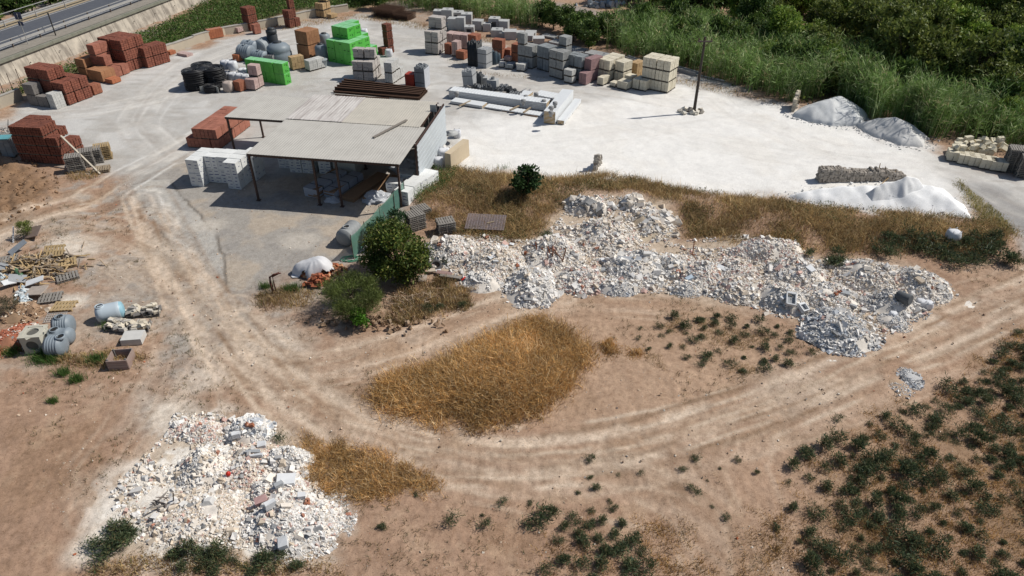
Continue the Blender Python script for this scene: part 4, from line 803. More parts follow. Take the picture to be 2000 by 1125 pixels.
# white insulated panels
panm = mat('white panel sheet', (.68, .70, .71), (.60, .62, .635), rough=.45, ns=2, bmp=0, obr=0); foam = mat('yellow foam edge', (.46, .27, .04), (.32, .18, .03), ns=6, obr=0)
def panels(A, C, wd, n, th, lab, name='panel_stack', ribs=True, z=0., sg=1):
    a, c = at(*A), at(*C); u = c-a; L = float(np.linalg.norm(u)); u /= L; v = np.array([-u[1], u[0]])*sg; o = (a+c)/2+v*wd/2; t = thing(name, lab, 'panel stack', (*o, z), atan2(u[1], u[0]))
    for k in range(n):
        b = MB(); zz = .06+k*th; b.box((0, 0, zz+th-.012), (L, wd, .022)); b.box((0, 0, zz+.008), (L, wd, .014)); b.box((0, 0, zz+th/2-.003), (L-.02, wd-.10, th-.035), mi=1)
        for s_ in (-1, 1): b.box((0, s_*(wd/2), zz+th*.56), (L-.01, .014, th*.5))
        if ribs and k == n-1:
            for q in np.arange(-L/2+.15, L/2, .33): b.box((q, 0, zz+th+.012), (.05, wd, .03))
        o_ = b.build('panel', panm, t); o_.data.materials.append(foam)
    b = MB()
    for q in np.linspace(-.42, .42, 5): b.box((q*L, 0, .03), (.1, wd, .058))
    b.build('bearer', greywood, t); return t
panels((877, 192), (1067, 218), 1.25, 5, .15, 'long stack of white insulated panels with dark edge lines'); panels((880, 203), (942, 213), 1.1, 2, .12, 'short pair of white panels in front of the long stack', ribs=False)
panels((946, 212), (1058, 230), .95, 1, .12, 'single white ribbed panel lying in front of the long stack'); panels((1084, 244), (1119, 199), 1.1, 9, .125, 'panel stack laid crosswise with yellow foam ends toward the shed', ribs=False)
panels((1088, 243), (1122, 200), .65, 3, .12, 'low white panels beside the crosswise stack', ribs=False, sg=-1); panels((1012, 190), (1030, 193), 1.4, 2, .12, 'small white panel pair behind the long stack', ribs=False); panels((1042, 192), (1094, 202), 1.5, 3, .11, 'white ribbed panels between long and crosswise stacks')
for A, B, lab in (((897, 213), (919, 203), 'short pale timber lying across the pair of white panels'), ((996, 221), (1014, 212), 'timber offcut lying across the single white panel'), ((1022, 226), (1036, 216), 'second timber offcut across the single white panel')):
    a, b_ = P3(*A), P3(*B); c = (a+b_)/2; MB().beam((a-c), (b_-c), .14, .1).build('timber', wood, None, label=lab, cat='timber', loc=c+Vector((0, 0, .30)))
for A, B, lab in (((981, 217), (1005, 221), 'short brown timber on the ground by the single panel'), ((1024, 224), (1050, 229), 'longer brown timber on the ground beside the short one')):
    a, b_ = P3(*A), P3(*B); c = (a+b_)/2; MB().beam((a-c), (b_-c), .16, .1).build('timber', mat('brown boards', (.3, .19, .11)), None, label=lab, cat='timber', loc=c+Vector((0, 0, .05)))
cow = mat('clay grey cowl', (.30, .30, .30), (.22, .22, .22))
for i, (x, y, z) in enumerate(((893, 191, .85), (1022, 207, .85), (1027, 197, .35), (1047, 192, .4), (1062, 206, .45), (1080, 203, .4), (1075, 232, 1.2), (1076, 222, 1.2), (1083, 213, 1.2))):
    o = vtank(x, y+z*18, [(.14, 0), (.14, .25), (.22, .28), (.22, .5), (.12, .55)], ['small grey cowl near the coil end of the long panels', 'small grey cowl on the middle of the long panels', 'small grey cowl on the small panel pair', 'small grey cowl on the back of the ribbed panels', 'small grey cowl at the front of the ribbed panels', 'small grey cowl at the far end of the ribbed panels', 'grey cowl at the foam end of the crosswise stack', 'grey cowl on the middle of the crosswise stack', 'grey cowl toward the far end of the crosswise stack'][i], m=cow, name='chimney_cowl', cat='cowl', grp='grey cowls on the panels'); o.location.z += z
# dark fittings behind the panels
fit = mat('dark fitting', (.05, .055, .06), (.09, .095, .10), rough=.6)
for i, (x, y, w_, h, g_) in enumerate(((934, 168, .9, 1.3, 0), (944, 165, .9, .9, 1), (931, 180, .7, .75, 0), (940, 184, .8, .8, 0), (952, 184, .85, .9, 0), (963, 175, 1.0, 1.2, 1), (976, 182, .9, .5, 0), (984, 177, .9, .55, 0), (993, 180, .8, .5, 0), (978, 190, 1.0, .5, 2), (1002, 184, .8, .45, 0), (1004, 192, 1.0, .55, 0), (1014, 186, .7, .3, 0))):
    t = thing('drain_fitting', ['dark crate of fittings beside the leaning posts', 'pale lidded box behind the dark fittings', 'open dark fitting close to the leaning posts', 'open dark fitting second along the panels', 'large dark fitting box third along the panels', 'grey box with round cap taller than the fittings', 'low dark fitting just past the grey box', 'low dark fitting behind the brown crate', 'low dark fitting in the middle of the far cluster', 'low brown slatted crate among the dark fittings', 'low dark fitting toward the small panel pair', 'dark box with pale lid before the small panel pair', 'tiny dark fitting at the end of the cluster'][i], 'fitting', P3(x, y), random.uniform(-.3, .2), 'drain fittings behind the white panels')
    mm = (fit, chm, greywood)[g_]; b = MB(); b.box((0, 0, h*.45), (w_, w_*.9, h*.9)); b.build('fitting_body', mm, t); b = MB(); c_ = [(-.25, -.2), (.25, -.2), (-.25, .22), (.25, .22)] if g_ == 0 else [(0, 0)]
    for cx, cy in c_: b.lathe([(.2*w_, h*.9), (.2*w_, h*1.08), (.15*w_, h*1.08), (.15*w_, h*.92)], 12, None, (cx*w_, cy*w_, 0), caps=False)
    b.build('socket', mat('pale fitting rim', (.25, .26, .27)) if i % 2 else mm, t)
for i, (x, y, x2, y2) in enumerate(((1016, 182, 1028, 179), (1024, 186, 1034, 181), (1030, 188, 1036, 180), (926, 176, 913, 188))):
    a, b_ = P3(x, y, .1), P3(x2, y2, .35 if i < 3 else 1.1); c = (a+b_)/2; MB().tube([a-c, b_-c], .05, 8).build('thin_pipe', cow if i < 3 else greywood, None, label=['thin grey pipe lying at the end of the fittings', 'thin grey pipe crossing the small panel pair', 'short grey pipe propped up past the fittings', 'thin pole propped against the leaning posts'][i], cat='pipe', loc=c)
# utility pole
def pole():
    t = thing('utility_pole', 'tall dark utility pole with a crossarm on the white yard', 'utility pole', P3(1355, 221)); b = MB(); b.lathe([(.16, -.3), (.15, .5), (.10, 7.0)], 10); b.build('shaft', mat('tarred wood', (.075, .06, .05), (.045, .037, .032)), t)
    MB().box((0, -.14, 6.65), (1.3, .09, .12)).build('crossarm', mat('weathered crossarm', (.16, .13, .11)), t)
    for x in (-.55, 0, .55): MB().lathe([(.03, 6.7), (.06, 6.78), (.06, 6.88), (.03, 6.92)], 8, None, (x, -.14, 0)).build('insulator', mat('brown insulator', (.12, .07, .05), rough=.3), t)
    MB().beam((.02, -.1, 6.1), (.45, -.14, 6.6), .04, .04).beam((-.02, -.1, 6.1), (-.45, -.14, 6.6), .04, .04).build('brace', steel, t)
    for i in range(26):
        a = random.uniform(0, 6.28); r = random.uniform(.25, 1.05); s = random.uniform(.1, .24); p = P3(1351, 219); c = pal(1, (3, (.62, .58, .50)), (1, (.42, .38, .33)))
        link('stone_block', chunks('stone_block', np.zeros((1, 3)), np.array([[s*1.2, s, s*.9]]), c, .22, .3), matcol('stone chips'), label='cream stone block heaped round the foot of the utility pole', cat='stone', group='stones at the foot of the pole', loc=(p.x+r*cos(a)*1.2-.25, p.y+r*sin(a)*.8, p.z+s*.7))
pole()
# ------------------------------------------------------------------ rubble heaps: earth mound + broken stones
stonem = matcol('stone chips', var=.22, ns=12)
WH = (.72, .695, .66); LG = (.58, .565, .545); DG = (.28, .28, .28); TN = (.55, .465, .37); PK = (.54, .37, .32); RD = (.38, .18, .125); CR = (.68, .62, .545); BL = (.44, .465, .50)
def mound_z(x, y, rx, ry, h, ph):
    r2 = (x/rx)**2+(y/ry)**2; n = fbm((x+ph)*1.1, (y+ph)*1.1, 4, 13)-.5; n2 = fbm((x+ph)*.5, (y+ph)*.5, 2, 17)-.5
    r2 = r2*(1+1.1*n2+.5*n); return h*np.clip(1-np.clip(r2, 0, 1), 0, 1)**1.25*(1+.9*n)
HEAPS = []
def heap(cx, cy, rx, ry, h, n, s, pals, lab, base=(.67, .62, .555), grp='rubble heaps along the dry grass bank', slab=0., big=0, spill=1.12):
    """visible outline in photo pixels (centre and radii); h metres; n stones of half size about s"""
    f = at(cx, cy+ry); bk = at(cx, cy-ry); k = abs(at(cx+rx, cy+ry*.4)[0]-at(cx-rx, cy+ry*.4)[0])/2; dist = math.hypot(f[1], CAM_H); cot = f[1]/CAM_H
    h *= .85; dy = (bk[1]-f[1]-h*cot*.75)/2; dy = max(dy, .55*k, .7); c = np.array([at(cx, cy+ry*.4)[0], f[1]+dy]); rxm = k; ph = cx*.37+cy*.11
    z0 = float(hz(*c)); t = thing('rubble_heap', lab, 'rubble heap', (c[0], c[1], z0), 0, grp); HEAPS.append((c, rxm, dy, h, ph))
    N = 46; g = np.linspace(-1.25, 1.25, N); X, Y = np.meshgrid(g*rxm, g*dy); Z = mound_z(X, Y, rxm, dy, h, ph); gz = hz(X+c[0], Y+c[1])-z0; Z = np.where(Z > .01, Z+gz, gz-.06)
    i = np.arange(N*N).reshape(N, N); F = np.stack([i[:-1, :-1], i[:-1, 1:], i[1:, 1:], i[1:, :-1]], -1).reshape(-1, 4); fz = fbm(X*3+ph, Y*3, 3, 5)
    link('mound', npmesh('mound', np.stack([X, Y, Z], -1).reshape(-1, 3), F, (np.array(base)*(.75+.5*fz[..., None])).reshape(-1, 3), True), matcol('heap fines', var=.3, ns=16), t)
    n = int(n*4.2); a = rng.uniform(0, 2*pi, n); r = np.sqrt(rng.uniform(0, 1, n))*spill; x, y = rxm*r*np.cos(a), dy*r*np.sin(a); z = mound_z(x, y, rxm, dy, h, ph)
    keep = (z > .02) | (rng.uniform(size=n) < .3); keep &= fbm(x*1.3+ph, y*1.3, 2, 71) > .36; x, y, z = x[keep], y[keep], z[keep]; n = len(x); z = z+hz(x+c[0], y+c[1])-z0
    sz = s*.35*np.exp(rng.normal(0, .66, n)); sz = np.clip(sz, .014, s*2.4)
    if big: sz[:big] = s*rng.uniform(1.2, 2.3, min(big, n))
    S = np.column_stack([sz*rng.uniform(.9, 1.5, n), sz*rng.uniform(.7, 1.1, n), sz*rng.uniform(.35, .75, n)*(1-slab*.7)])
    o = link('broken_stones', chunks('broken_stones', np.column_stack([x, y, z+S[:, 2]*.25]), S, pal(n, *pals, var=.22), .3, .55+.1*(1-slab)), stonem, t, kind='stuff')
    return c
MIX = ((5, WH), (4, CR), (3, LG), (1.2, TN), (.5, PK), (.35, DG), (.05, RD)); WHT = ((7, WH), (3, LG), (1, CR), (.4, DG)); TAN = ((4, CR), (4, TN), (3, WH), (.6, PK), (.5, LG)); GRY = ((5, LG), (3, BL), (3, WH), (1.2, DG)); PNK = ((3, CR), (2.2, PK), (3, WH), (1.5, LG), (.25, RD))
H_ = heap
H_(882, 487, 62, 36, 1.0, 1500, .06, MIX, 'cream rubble heap touching the big green tree'); H_(968, 510, 66, 42, .8, 1500, .055, TAN, 'tan fine rubble heap with scattered white sheets on its edge'); H_(1040, 556, 56, 46, 1.0, 1600, .075, WHT, 'white broken tile heap jutting into the dirt track'); H_(938, 548, 44, 26, .6, 800, .055, WHT, 'small pale chip heap behind the red bucket'); H_(1085, 490, 66, 42, 1.2, 1700, .065, MIX, 'greyish heap with rusty scrap in its middle')
H_(1138, 543, 54, 34, .8, 1100, .065, PNK, 'pinkish heap between the white tile heap and grey chips'); H_(1202, 560, 44, 20, .6, 1200, .032, GRY, 'small heap of fine grey chips on the track edge'); H_(1180, 455, 84, 50, 1.3, 1900, .055, TAN, 'broad tan slope of fine rubble below the big stones'); H_(1250, 520, 70, 40, 1.1, 1300, .085, WHT, 'heap of coarse white chunks and slabs', big=30)
H_(1272, 430, 52, 40, .8, 240, .15, ((4, LG), (4, CR), (1, TN)), 'heap of large loose grey boulders on the grass bank', base=(.46, .38, .28)); H_(1150, 402, 48, 22, .8, 150, .16, ((3, LG), (3, CR), (2, DG)), 'row of large upright stones at the top of the bank'); H_(1236, 394, 24, 18, .6, 70, .15, ((3, LG), (3, CR), (1, DG)), 'small clump of large stones beside the dry grass')
H_(1340, 561, 34, 20, .55, 700, .035, GRY, 'small pale grey heap with a light blue block on top'); H_(1318, 520, 50, 32, .8, 1100, .065, MIX, 'mixed heap behind the small grey one'); H_(1375, 535, 50, 36, .9, 1100, .06, PNK, 'pink tinged heap left of the yellowish one'.replace('left of', 'beside')); H_(1446, 565, 56, 30, .8, 900, .06, TAN, 'yellowish heap with big soft lumps', big=14)
H_(1500, 484, 72, 30, 1.1, 1600, .05, ((4, CR), (3, PK), (4, WH), (1, LG)), 'rounded pinkish heap set back against the dry grass'); H_(1440, 525, 42, 32, .8, 900, .055, PNK, 'pale pink heap in front of the rounded one'); H_(1558, 532, 64, 40, 1.1, 1500, .06, MIX, 'tall mixed heap with a white slab on its face'); H_(1528, 580, 58, 38, .9, 1400, .055, ((4, LG), (3, CR), (3, WH), (.6, DG)), 'greyish heap behind the two thrown out sinks')
H_(1620, 580, 62, 38, 1.0, 1500, .055, MIX, 'mixed heap with red brick bits in the middle of the belt'); H_(1648, 642, 74, 50, 1.0, 1700, .085, GRY, 'blue grey slate heap pushed out onto the track', slab=.7); H_(1700, 535, 66, 42, 1.2, 1700, .055, ((4, CR), (3, TN), (3, WH), (1, LG), (.5, PK)), 'tall beige heap near the dark shrubs'); H_(1800, 552, 62, 42, 1.0, 1400, .05, ((4, LG), (3, CR), (2, WH), (.6, DG)), 'last heap of the belt, tapering toward the field'); H_(1752, 592, 62, 32, .9, 1300, .06, ((4, LG), (2.5, DG), (3, WH)), 'dark streaked heap with burnt black patch'); H_(1750, 628, 30, 20, .45, 500, .035, GRY, 'small grey heap with white sacks beside the track')
_H = heap
def H_(cx, cy, rx, ry, h, n, s, *a, **k): return _H(cx, cy, rx, ry, h, int(n*1.5), s*.78, *a, **k)
B2 = dict(grp='rubble dumped in the near field', base=(.70, .64, .57))
H_(388, 838, 54, 28, .6, 1300, .04, ((4, WH), (3, PK), (2, CR), (.4, RD)), 'pink and white fine rubble at the track end of the near dump', **B2); H_(486, 838, 44, 36, .7, 520, .08, ((7, WH), (2, BL), (1, LG)), 'heap of white building blocks at the top of the near dump', big=30, **B2); H_(400, 905, 52, 58, 1.0, 1900, .05, ((6, WH), (3, CR), (2, LG), (.4, DG)), 'high white ridge of the near dump', **B2); H_(480, 912, 66, 52, .45, 1500, .045, ((4, TN), (3, PK), (3, CR), (1.5, WH), (.2, RD)), 'brownish flat rubble in the middle of the near dump', **B2); H_(562, 897, 46, 28, .65, 800, .05, WHT, 'rounded white chip heap beside the dry grass tuft', **B2); H_(395, 1005, 88, 58, .5, 1700, .045, TAN, 'tan flattened rubble toward the bushes of the near dump', **B2); H_(576, 1018, 104, 74, .8, 3600, .05, ((7, WH), (2.5, LG), (2, CR), (.6, PK), (.12, RD)), 'widest white heap at the near corner of the dump', big=26, **B2); H_(545, 955, 56, 36, .6, 900, .06, ((6, WH), (3, CR), (1, PK)), 'white heap with long slabs in the middle of the dump', big=18, **B2)
H_ = heap
H_(1783, 738, 20, 22, .22, 620, .04, GRY, 'small flat patch of grey chips on the track by the weeds', base=(.42, .42, .42), grp=None); H_(1768, 766, 22, 10, .08, 160, .03, GRY, 'thin trail of grey chips below the flat patch', base=(.36, .26, .18), grp=None)
H_(20, 660, 44, 36, .5, 520, .075, ((5, (.32, .105, .06)), (3, (.42, .17, .11)), (1, CR)), 'heap of broken red roof tiles at the field edge', base=(.32, .15, .09), grp=None, slab=.4)
H_(35, 610, 44, 26, .4, 200, .09, ((3, (.30, .20, .13)), (2, (.25, .16, .10)), (1, TN)), 'brown earth and stone heap behind the red tiles', base=(.30, .2, .125), grp=None)
H_(868, 302, 12, 20, .8, 60, .2, ((5, WH), (3, LG)), 'white rocks heaped between the shed wall and low stone wall', base=(.5, .5, .48), grp=None)
def top_z(x, y):
    z = float(hz(x, y))
    for c, rx, ry, h, ph in HEAPS: z = max(z, float(hz(x, y))+float(mound_z(x-c[0], y-c[1], rx, ry, h, ph)))
    return z
def scatter():
    P = inpoly(30000, RUB); P2 = inpoly(9000, DUST); P = np.concatenate([P, P2]); P = P[fbm(P[:, 0]*.6, P[:, 1]*.6, 3, 5) > .36]; z = P[:, 2].copy()
    for c, rx, ry, h, ph in HEAPS: z = np.maximum(z, P[:, 2]+mound_z(P[:, 0]-c[0], P[:, 1]-c[1], rx, ry, h, ph))
    P[:, 2] = z; n = len(P); s = np.clip(.024*np.exp(rng.normal(0, .65, n)), .01, .18); S = np.column_stack([s*rng.uniform(1, 1.6, n), s, s*.6]); P[:, 2] += s*.3
    link('rubble_chips', chunks('rubble_chips', P, S, pal(n, (4, WH), (4, CR), (2, LG), (2, TN), (.5, PK), (.4, DG), (.15, RD)), .3, .5), stonem, None, 'loose rubble chips spread between the heaps', 'rubble', None, 'stuff')
scatter()
def onheap(px, py):
    q = at0(px, py, 0)
    for k in range(6): q = at0(px, py, top_z(*q))
    return Vector((q[0], q[1], top_z(*q)))
slabm = mat('white slab', (.66, .67, .68), (.55, .56, .57), ns=3); greyslab = mat('grey slab', (.33, .345, .36), (.25, .26, .27), ns=3); redm = mat('broken brick', (.40, .125, .06), (.27, .08, .045), ns=4)
def slab_on(px, py, w, l, th_, m, lab, rz, tx=.25, ty=-.2, name='broken_slab', cat='slab'):
    w, l = w*.6, l*.6; b = MB(); b.box((0, 0, 0), (w, l, th_), jit=.05*w); o = b.build(name, m, None, label=lab, cat=cat, loc=onheap(px, py)+Vector((0, 0, th_*.5+.06))); o.rotation_euler = (tx, ty, rz); return o
for a in ((1412, 527, 1.3, .5, .07, slabm, 'long white slab lying on the pink tinged heap', -.5), (1578, 543, .7, .8, .07, slabm, 'squarish pale slab on the face of the tall mixed heap', .5), (1230, 508, 2.6, .35, .08, slabm, 'long white beam across the coarse chunk heap', -.45), (1182, 570-60, .9, .7, .1, slabm, 'pale slab high on the coarse white heap', .2), (985, 482, .9, .6, .02, slabm, 'crumpled white sheet on the tan heap', .4), (1000, 478, .5, .4, .02, slabm, 'small bright white sheet at the back of the tan heap', -.2), (960, 514, .7, .5, .04, slabm, 'white square tile on the near face of the tan heap', .7), (968, 521, .6, .45, .04, slabm, 'second white tile lower on the tan heap', .2), (1178, 530, .7, .5, .12, greyslab, 'grey block lying on the slope below the white beam', .3), (1345, 548, .8, .45, .2, mat('light blue block', (.42, .50, .58), (.36, .43, .5)), 'light blue grey block on top of the small pale grey heap', .5), (1524, 600, .5, .4, .1, slabm, 'small tilted white slab above the sinks', .5), (1650, 575, .8, .5, .12, greyslab, 'dark grey slab in the middle of the belt', -.4), (1665, 600, .5, .7, .1, greyslab, 'upright grey slab below the dark one', 1.0), (1788, 568, .5, .9, .1, mat('tan slab', (.5, .42, .33)), 'tan slab leaning on the last heap', .4), (495, 885, 1.0, .22, .1, greyslab, 'grey beam beside the rounded white chip heap', .05), (502, 893, .9, .2, .12, slabm, 'white beam lying in front of the grey one', .0), (512, 872, .6, .5, .15, slabm, 'white box shaped slab behind the two beams', .2), (560, 940, 1.2, .9, .12, slabm, 'broad white slab in the middle of the near dump', .2), (545, 950, .6, .35, .14, greyslab, 'bluish slab leaning by the broad white one', .7), (512, 984, .8, .5, .3, mat('pink block', (.52, .33, .31)), 'pink block in the widest white heap', .4), (530, 992, .7, .35, .3, slabm, 'white block beside the pink one', .6), (590, 975, .5, .4, .25, slabm, 'pale block next to the orange brick', .3), (465, 862, .6, .4, .25, slabm, 'lowest white block of the block heap', .2), (555, 1065, .6, .9, .2, slabm, 'long white block at the foot of the widest heap', .3)):
    slab_on(*a, tx=random.uniform(-.25, .3), ty=random.uniform(-.3, .2))
for a in ((600, 983, 'orange brick in the widest white heap'), (447, 929, 'small round red ball on the near dump'), (1640, 573, 'red brick lump in the middle of the rubble belt'), (1632, 578, 'second red brick lump beside the first in the belt'), (858, 497, 'rusty red bricks near the tyres'), (1027, 497, 'orange brick on the greyish heap'), (1405, 540, 'red brick under the long white slab'), (950, 466, 'orange brick fragment behind the tan heap'), (1010, 522, 'red fragment between tan heap and white tiles'), (485, 832, 'red brick among the white blocks')):
    q = onheap(a[0], a[1])
    if 'ball' in a[2]: MB().lathe([(.02, -.11), (.08, -.085), (.115, 0), (.08, .085), (.02, .11)], 14).build('ball', mat('bright red', (.55, .03, .015), rough=.4), None, label=a[2], cat='ball', loc=q+Vector((0, 0, .12)))
    else: o = link('broken_brick', chunks('broken_brick', rng.normal(0, .06, (4, 3))*np.array([1, 1, .25]), rng.uniform(.04, .10, (4, 3)), pal(4, (3, (.36, .14, .08)), (2, (.42, .22, .15))), .2, .4), stonem, None, label=a[2], cat='brick', loc=q+Vector((0, 0, .12)))
def sink(px, py, rz, lab, w, l):
    t = thing('sink', lab, 'sink', onheap(px, py)+Vector((0, 0, .1)), rz); b = MB()
    for x, y, sx, sy in ((-w/2, 0, .06, l), (w/2, 0, .06, l), (0, -l/2, w, .06), (0, l/2, w, .12)): b.box((x, y, .1), (sx, sy, .22))
    b.box((0, 0, 0), (w, l, .04)); b.build('rim', slabm, t); b = MB(); b.box((0, -.02, .03), (w*.8, l*.75, .02)); b.lathe([(.04, .05), (.03, .05)], 10); b.build('basin', greyslab, t); t.rotation_euler = (.45, 0.1, rz)
sink(1539, 603, -.2, 'white thrown out sink standing on the rubble edge', .5, .75); sink(1566, 606, .5, 'smaller tilted white sink beside the first one', .45, .45)
def barrel(px, py, lab, m):
    t = thing('barrel', lab, 'barrel', onheap(px, py)+Vector((0, 0, .25)), .6); b = MB(); b.lathe([(.27, -.4), (.3, -.38), (.3, .38), (.27, .4)], 18, Matrix.Rotation(1.4, 3, 'X')); b.build('shell', m, t)
barrel(1763, 588, 'dark grey barrel lying on the burnt heap', mat('dark barrel', (.12, .13, .14)))
bag(1795, 600, 0, .55, 'small white sack at the track side of the last heap', wb); bag(1810, 602, 0, .5, 'second small white sack beside the first by the track', wb); bag(1858, 470, 0, .8, 'pale sack lying in the dry grass near the far shrubs', wb); bag(1742, 622, 0, .45, 'small white sack on the little grey heap', wb)
def scrap(px, py, n, s, cols, lab, name='scrap_heap', ln=1.4, cat='scrap', ground=False):
    q = P3(px, py) if ground else onheap(px, py); P = rng.normal(0, 1, (n, 3))*np.array([s, s*.8, s*.2]); P[:, 2] = np.abs(P[:, 2])+.05; L = rng.uniform(.3, 1, n)*ln/2
    return link(name, chunks(name, P, np.column_stack([L, np.full(n, .035), np.full(n, .02)]), pal(n, *cols), .1, .35), stonem, None, label=lab, cat=cat, loc=q)
scrap(1078, 496, 14, .45, ((2, (.22, .09, .05)), (1, (.12, .08, .06))), 'tangle of rusty rods on the greyish heap'); scrap(340, 985, 12, .4, ((1, (.13, .11, .1)), (1, (.22, .2, .18))), 'dark twisted rods at the edge of the near dump'); scrap(1345, 505, 5, .5, ((1, (.28, .13, .08)),), 'rusty pipe lengths behind the mixed heap', ln=1.8)
# ------------------------------------------------------------------ sand and gravel heaps, stone walls
def sand(outline, h, col, lab, ripple=.5, name='sand_heap', peak=None, pw=1.0):
    W_ = np.array([at0(*p) for p in outline]); lo, hi = W_.min(0)-.6, W_.max(0)+.6; N = 90; X, Y = np.meshgrid(np.linspace(lo[0], hi[0], N), np.linspace(lo[1], hi[1], N)); d = sdf(X, Y, outline)+(fbm(X*.8, Y*.8, 3, 3)-.5)*.5
    mx = float(d.max()); Z = h*np.clip(d/mx, 0, 1)**pw*(1+.25*(fbm(X*.6, Y*.6, 3, 4)-.5))+np.where(d > 0, ripple*.7*(fbm(X*.7, Y*.7, 2, 6)-.5)*np.clip(d, 0, 1), 0); Z = np.where(d > 0, Z, -.05)+.01
    c = (lo+hi)/2; i = np.arange(N*N).reshape(N, N); F = np.stack([i[:-1, :-1], i[:-1, 1:], i[1:, 1:], i[1:, :-1]], -1).reshape(-1, 4); ok = (Z > -.02)[:-1, :-1] | (Z > -.02)[1:, 1:] | (Z > -.02)[1:, :-1] | (Z > -.02)[:-1, 1:]; F = F[ok.ravel()]
    cc = np.array(col)*(.86+.28*fbm(X*2.5, Y*2.5, 4, 8))[..., None]
    link(name, npmesh(name, np.stack([X-c[0], Y-c[1], Z], -1).reshape(-1, 3), F, cc.reshape(-1, 3), True), matcol('heap fines', var=.3, ns=16), None, label=lab, cat=name.replace('_', ' '), loc=(c[0], c[1], 0))
    o = SC.objects[-1] if False else [q for q in COL.objects if q.get('label') == lab][0]; m_ = 1500; x, y = rng.uniform(lo[0]-.8, hi[0]+.8, m_), rng.uniform(lo[1]-.8, hi[1]+.8, m_); d = sdf(x, y, outline); k = (d > -1.) & (d < .9) & (rng.uniform(size=m_) < np.exp(-np.abs(d)*1.4)); x, y = x[k], y[k]; s = .02+.07*rng.uniform(0, 1, len(x))**3
    link('spilled_stones', chunks('spilled_stones', np.column_stack([x-c[0], y-c[1], .02+np.clip(d[k], 0, 2)*h/mx*.9]), np.column_stack([s*1.2, s, s*.8]), np.tile(np.array(col)*.9, (len(x), 1))*rng.uniform(.7, 1.15, (len(x), 1))), stonem, o, kind='stuff')
sand([(1550, 228), (1558, 216), (1590, 206), (1630, 202), (1672, 210), (1697, 232), (1680, 246), (1625, 246), (1580, 238)], 1.75, (.60, .61, .61), 'big grey gravel heap against the canes behind the white yard', name='gravel_heap', pw=.62)
sand([(1672, 246), (1700, 240), (1745, 244), (1785, 255), (1812, 272), (1802, 288), (1758, 285), (1708, 268)], 1.3, (.58, .575, .56), 'lower grey gravel heap beside the bigger one', name='gravel_heap', pw=.65)
sand([(1535, 384), (1590, 372), (1650, 368), (1720, 366), (1790, 364), (1845, 374), (1885, 402), (1905, 436), (1840, 424), (1760, 412), (1660, 406), (1570, 398)], 1.25, (.80, .80, .795), 'bright white sand heap beside the dry grass bank', ripple=.7, pw=.8)
sand([(1665, 396), (1695, 380), (1750, 374), (1800, 380), (1825, 402), (1770, 408), (1700, 406)], 1.75, (.79, .79, .785), 'steeper white sand mound on top of the white sand heap', ripple=.6)
def stonewall(A, C, th_, h0, h1, lab, cols, name='stone_wall', sg=1, size=.16):
    a, c = at(*A), at(*C); u = c-a; L = float(np.linalg.norm(u)); u /= L; v = np.array([-u[1], u[0]])*sg; n = int(L/(size*2.1)); P = []; S = []
    for i in range(n):
        hh = h0+(h1-h0)*i/n+.10*sin(i*.37)+random.uniform(-.03, .03); k = max(1, int(hh/(size*1.5)+.5))
        for l in range(k):
            for q in range(max(1, int(th_/(size*2)))): P.append((u[0]*(i+.5)*L/n+v[0]*(q+.5)*size*2+random.uniform(-.03, .03), u[1]*(i+.5)*L/n+v[1]*(q+.5)*size*2+random.uniform(-.03, .03), (l+.5)*size*1.5)); S.append((size*1.1, size*1.1, size*.8))
    link(name, chunks(name, np.array(P), np.array(S), pal(len(P), *cols), .22, .06), stonem, None, label=lab, cat='stone wall', loc=(*a, 0))
stonewall((1600, 358), (1768, 352), .9, 1.0, .6, 'grey rough stone wall behind the white sand heap', ((4, (.31, .275, .235)), (3, (.37, .33, .285)), (1, (.21, .19, .165))), size=.10); lowwall([(876, 331), (911, 303)], 1.35, .55, 'cream limestone wall end beside the shed side wall', 'stone_wall', mat('cream limestone', (.60, .50, .36), (.47, .385, .27), ns=2.5, tint=True), cap=False)
stonewall((1164, 335), (1176, 318), .4, 1.3, .5, 'crumbling pale stone pier on the edge of the white yard', ((3, (.52, .48, .42)), (2, (.34, .31, .28))), size=.13); stonewall((1550, 220), (1557, 206), .5, 1.2, 1.5, 'short cream stone wall end beside the big gravel heap', ((4, (.52, .46, .36)), (2, (.4, .36, .3))), size=.14)
b = MB(); b.lathe([(.55, 0), (.6, .03), (.6, .12), (.2, .16), (.2, .2), (.15, .2)], 26); b.build('round_slab', chm, None, label='round grey concrete lid on the rocks by the stone wall', cat='lid', loc=P3(882, 279, .8))
bag(868, 312, 0, 1.0, 'white sack of rubble at the foot of the shed side wall', wb); bag(858, 325, 0, .8, 'smaller white sack by the grass at the shed wall', wb); bag(893, 268, 0, .7, 'small white sack on the end of the cream wall', wb)
scrap(1686, 345, 7, .8, ((1, (.2, .15, .1)), (1, (.42, .28, .14))), 'thin boards and a tan box left along the rough stone wall', ln=2.5)
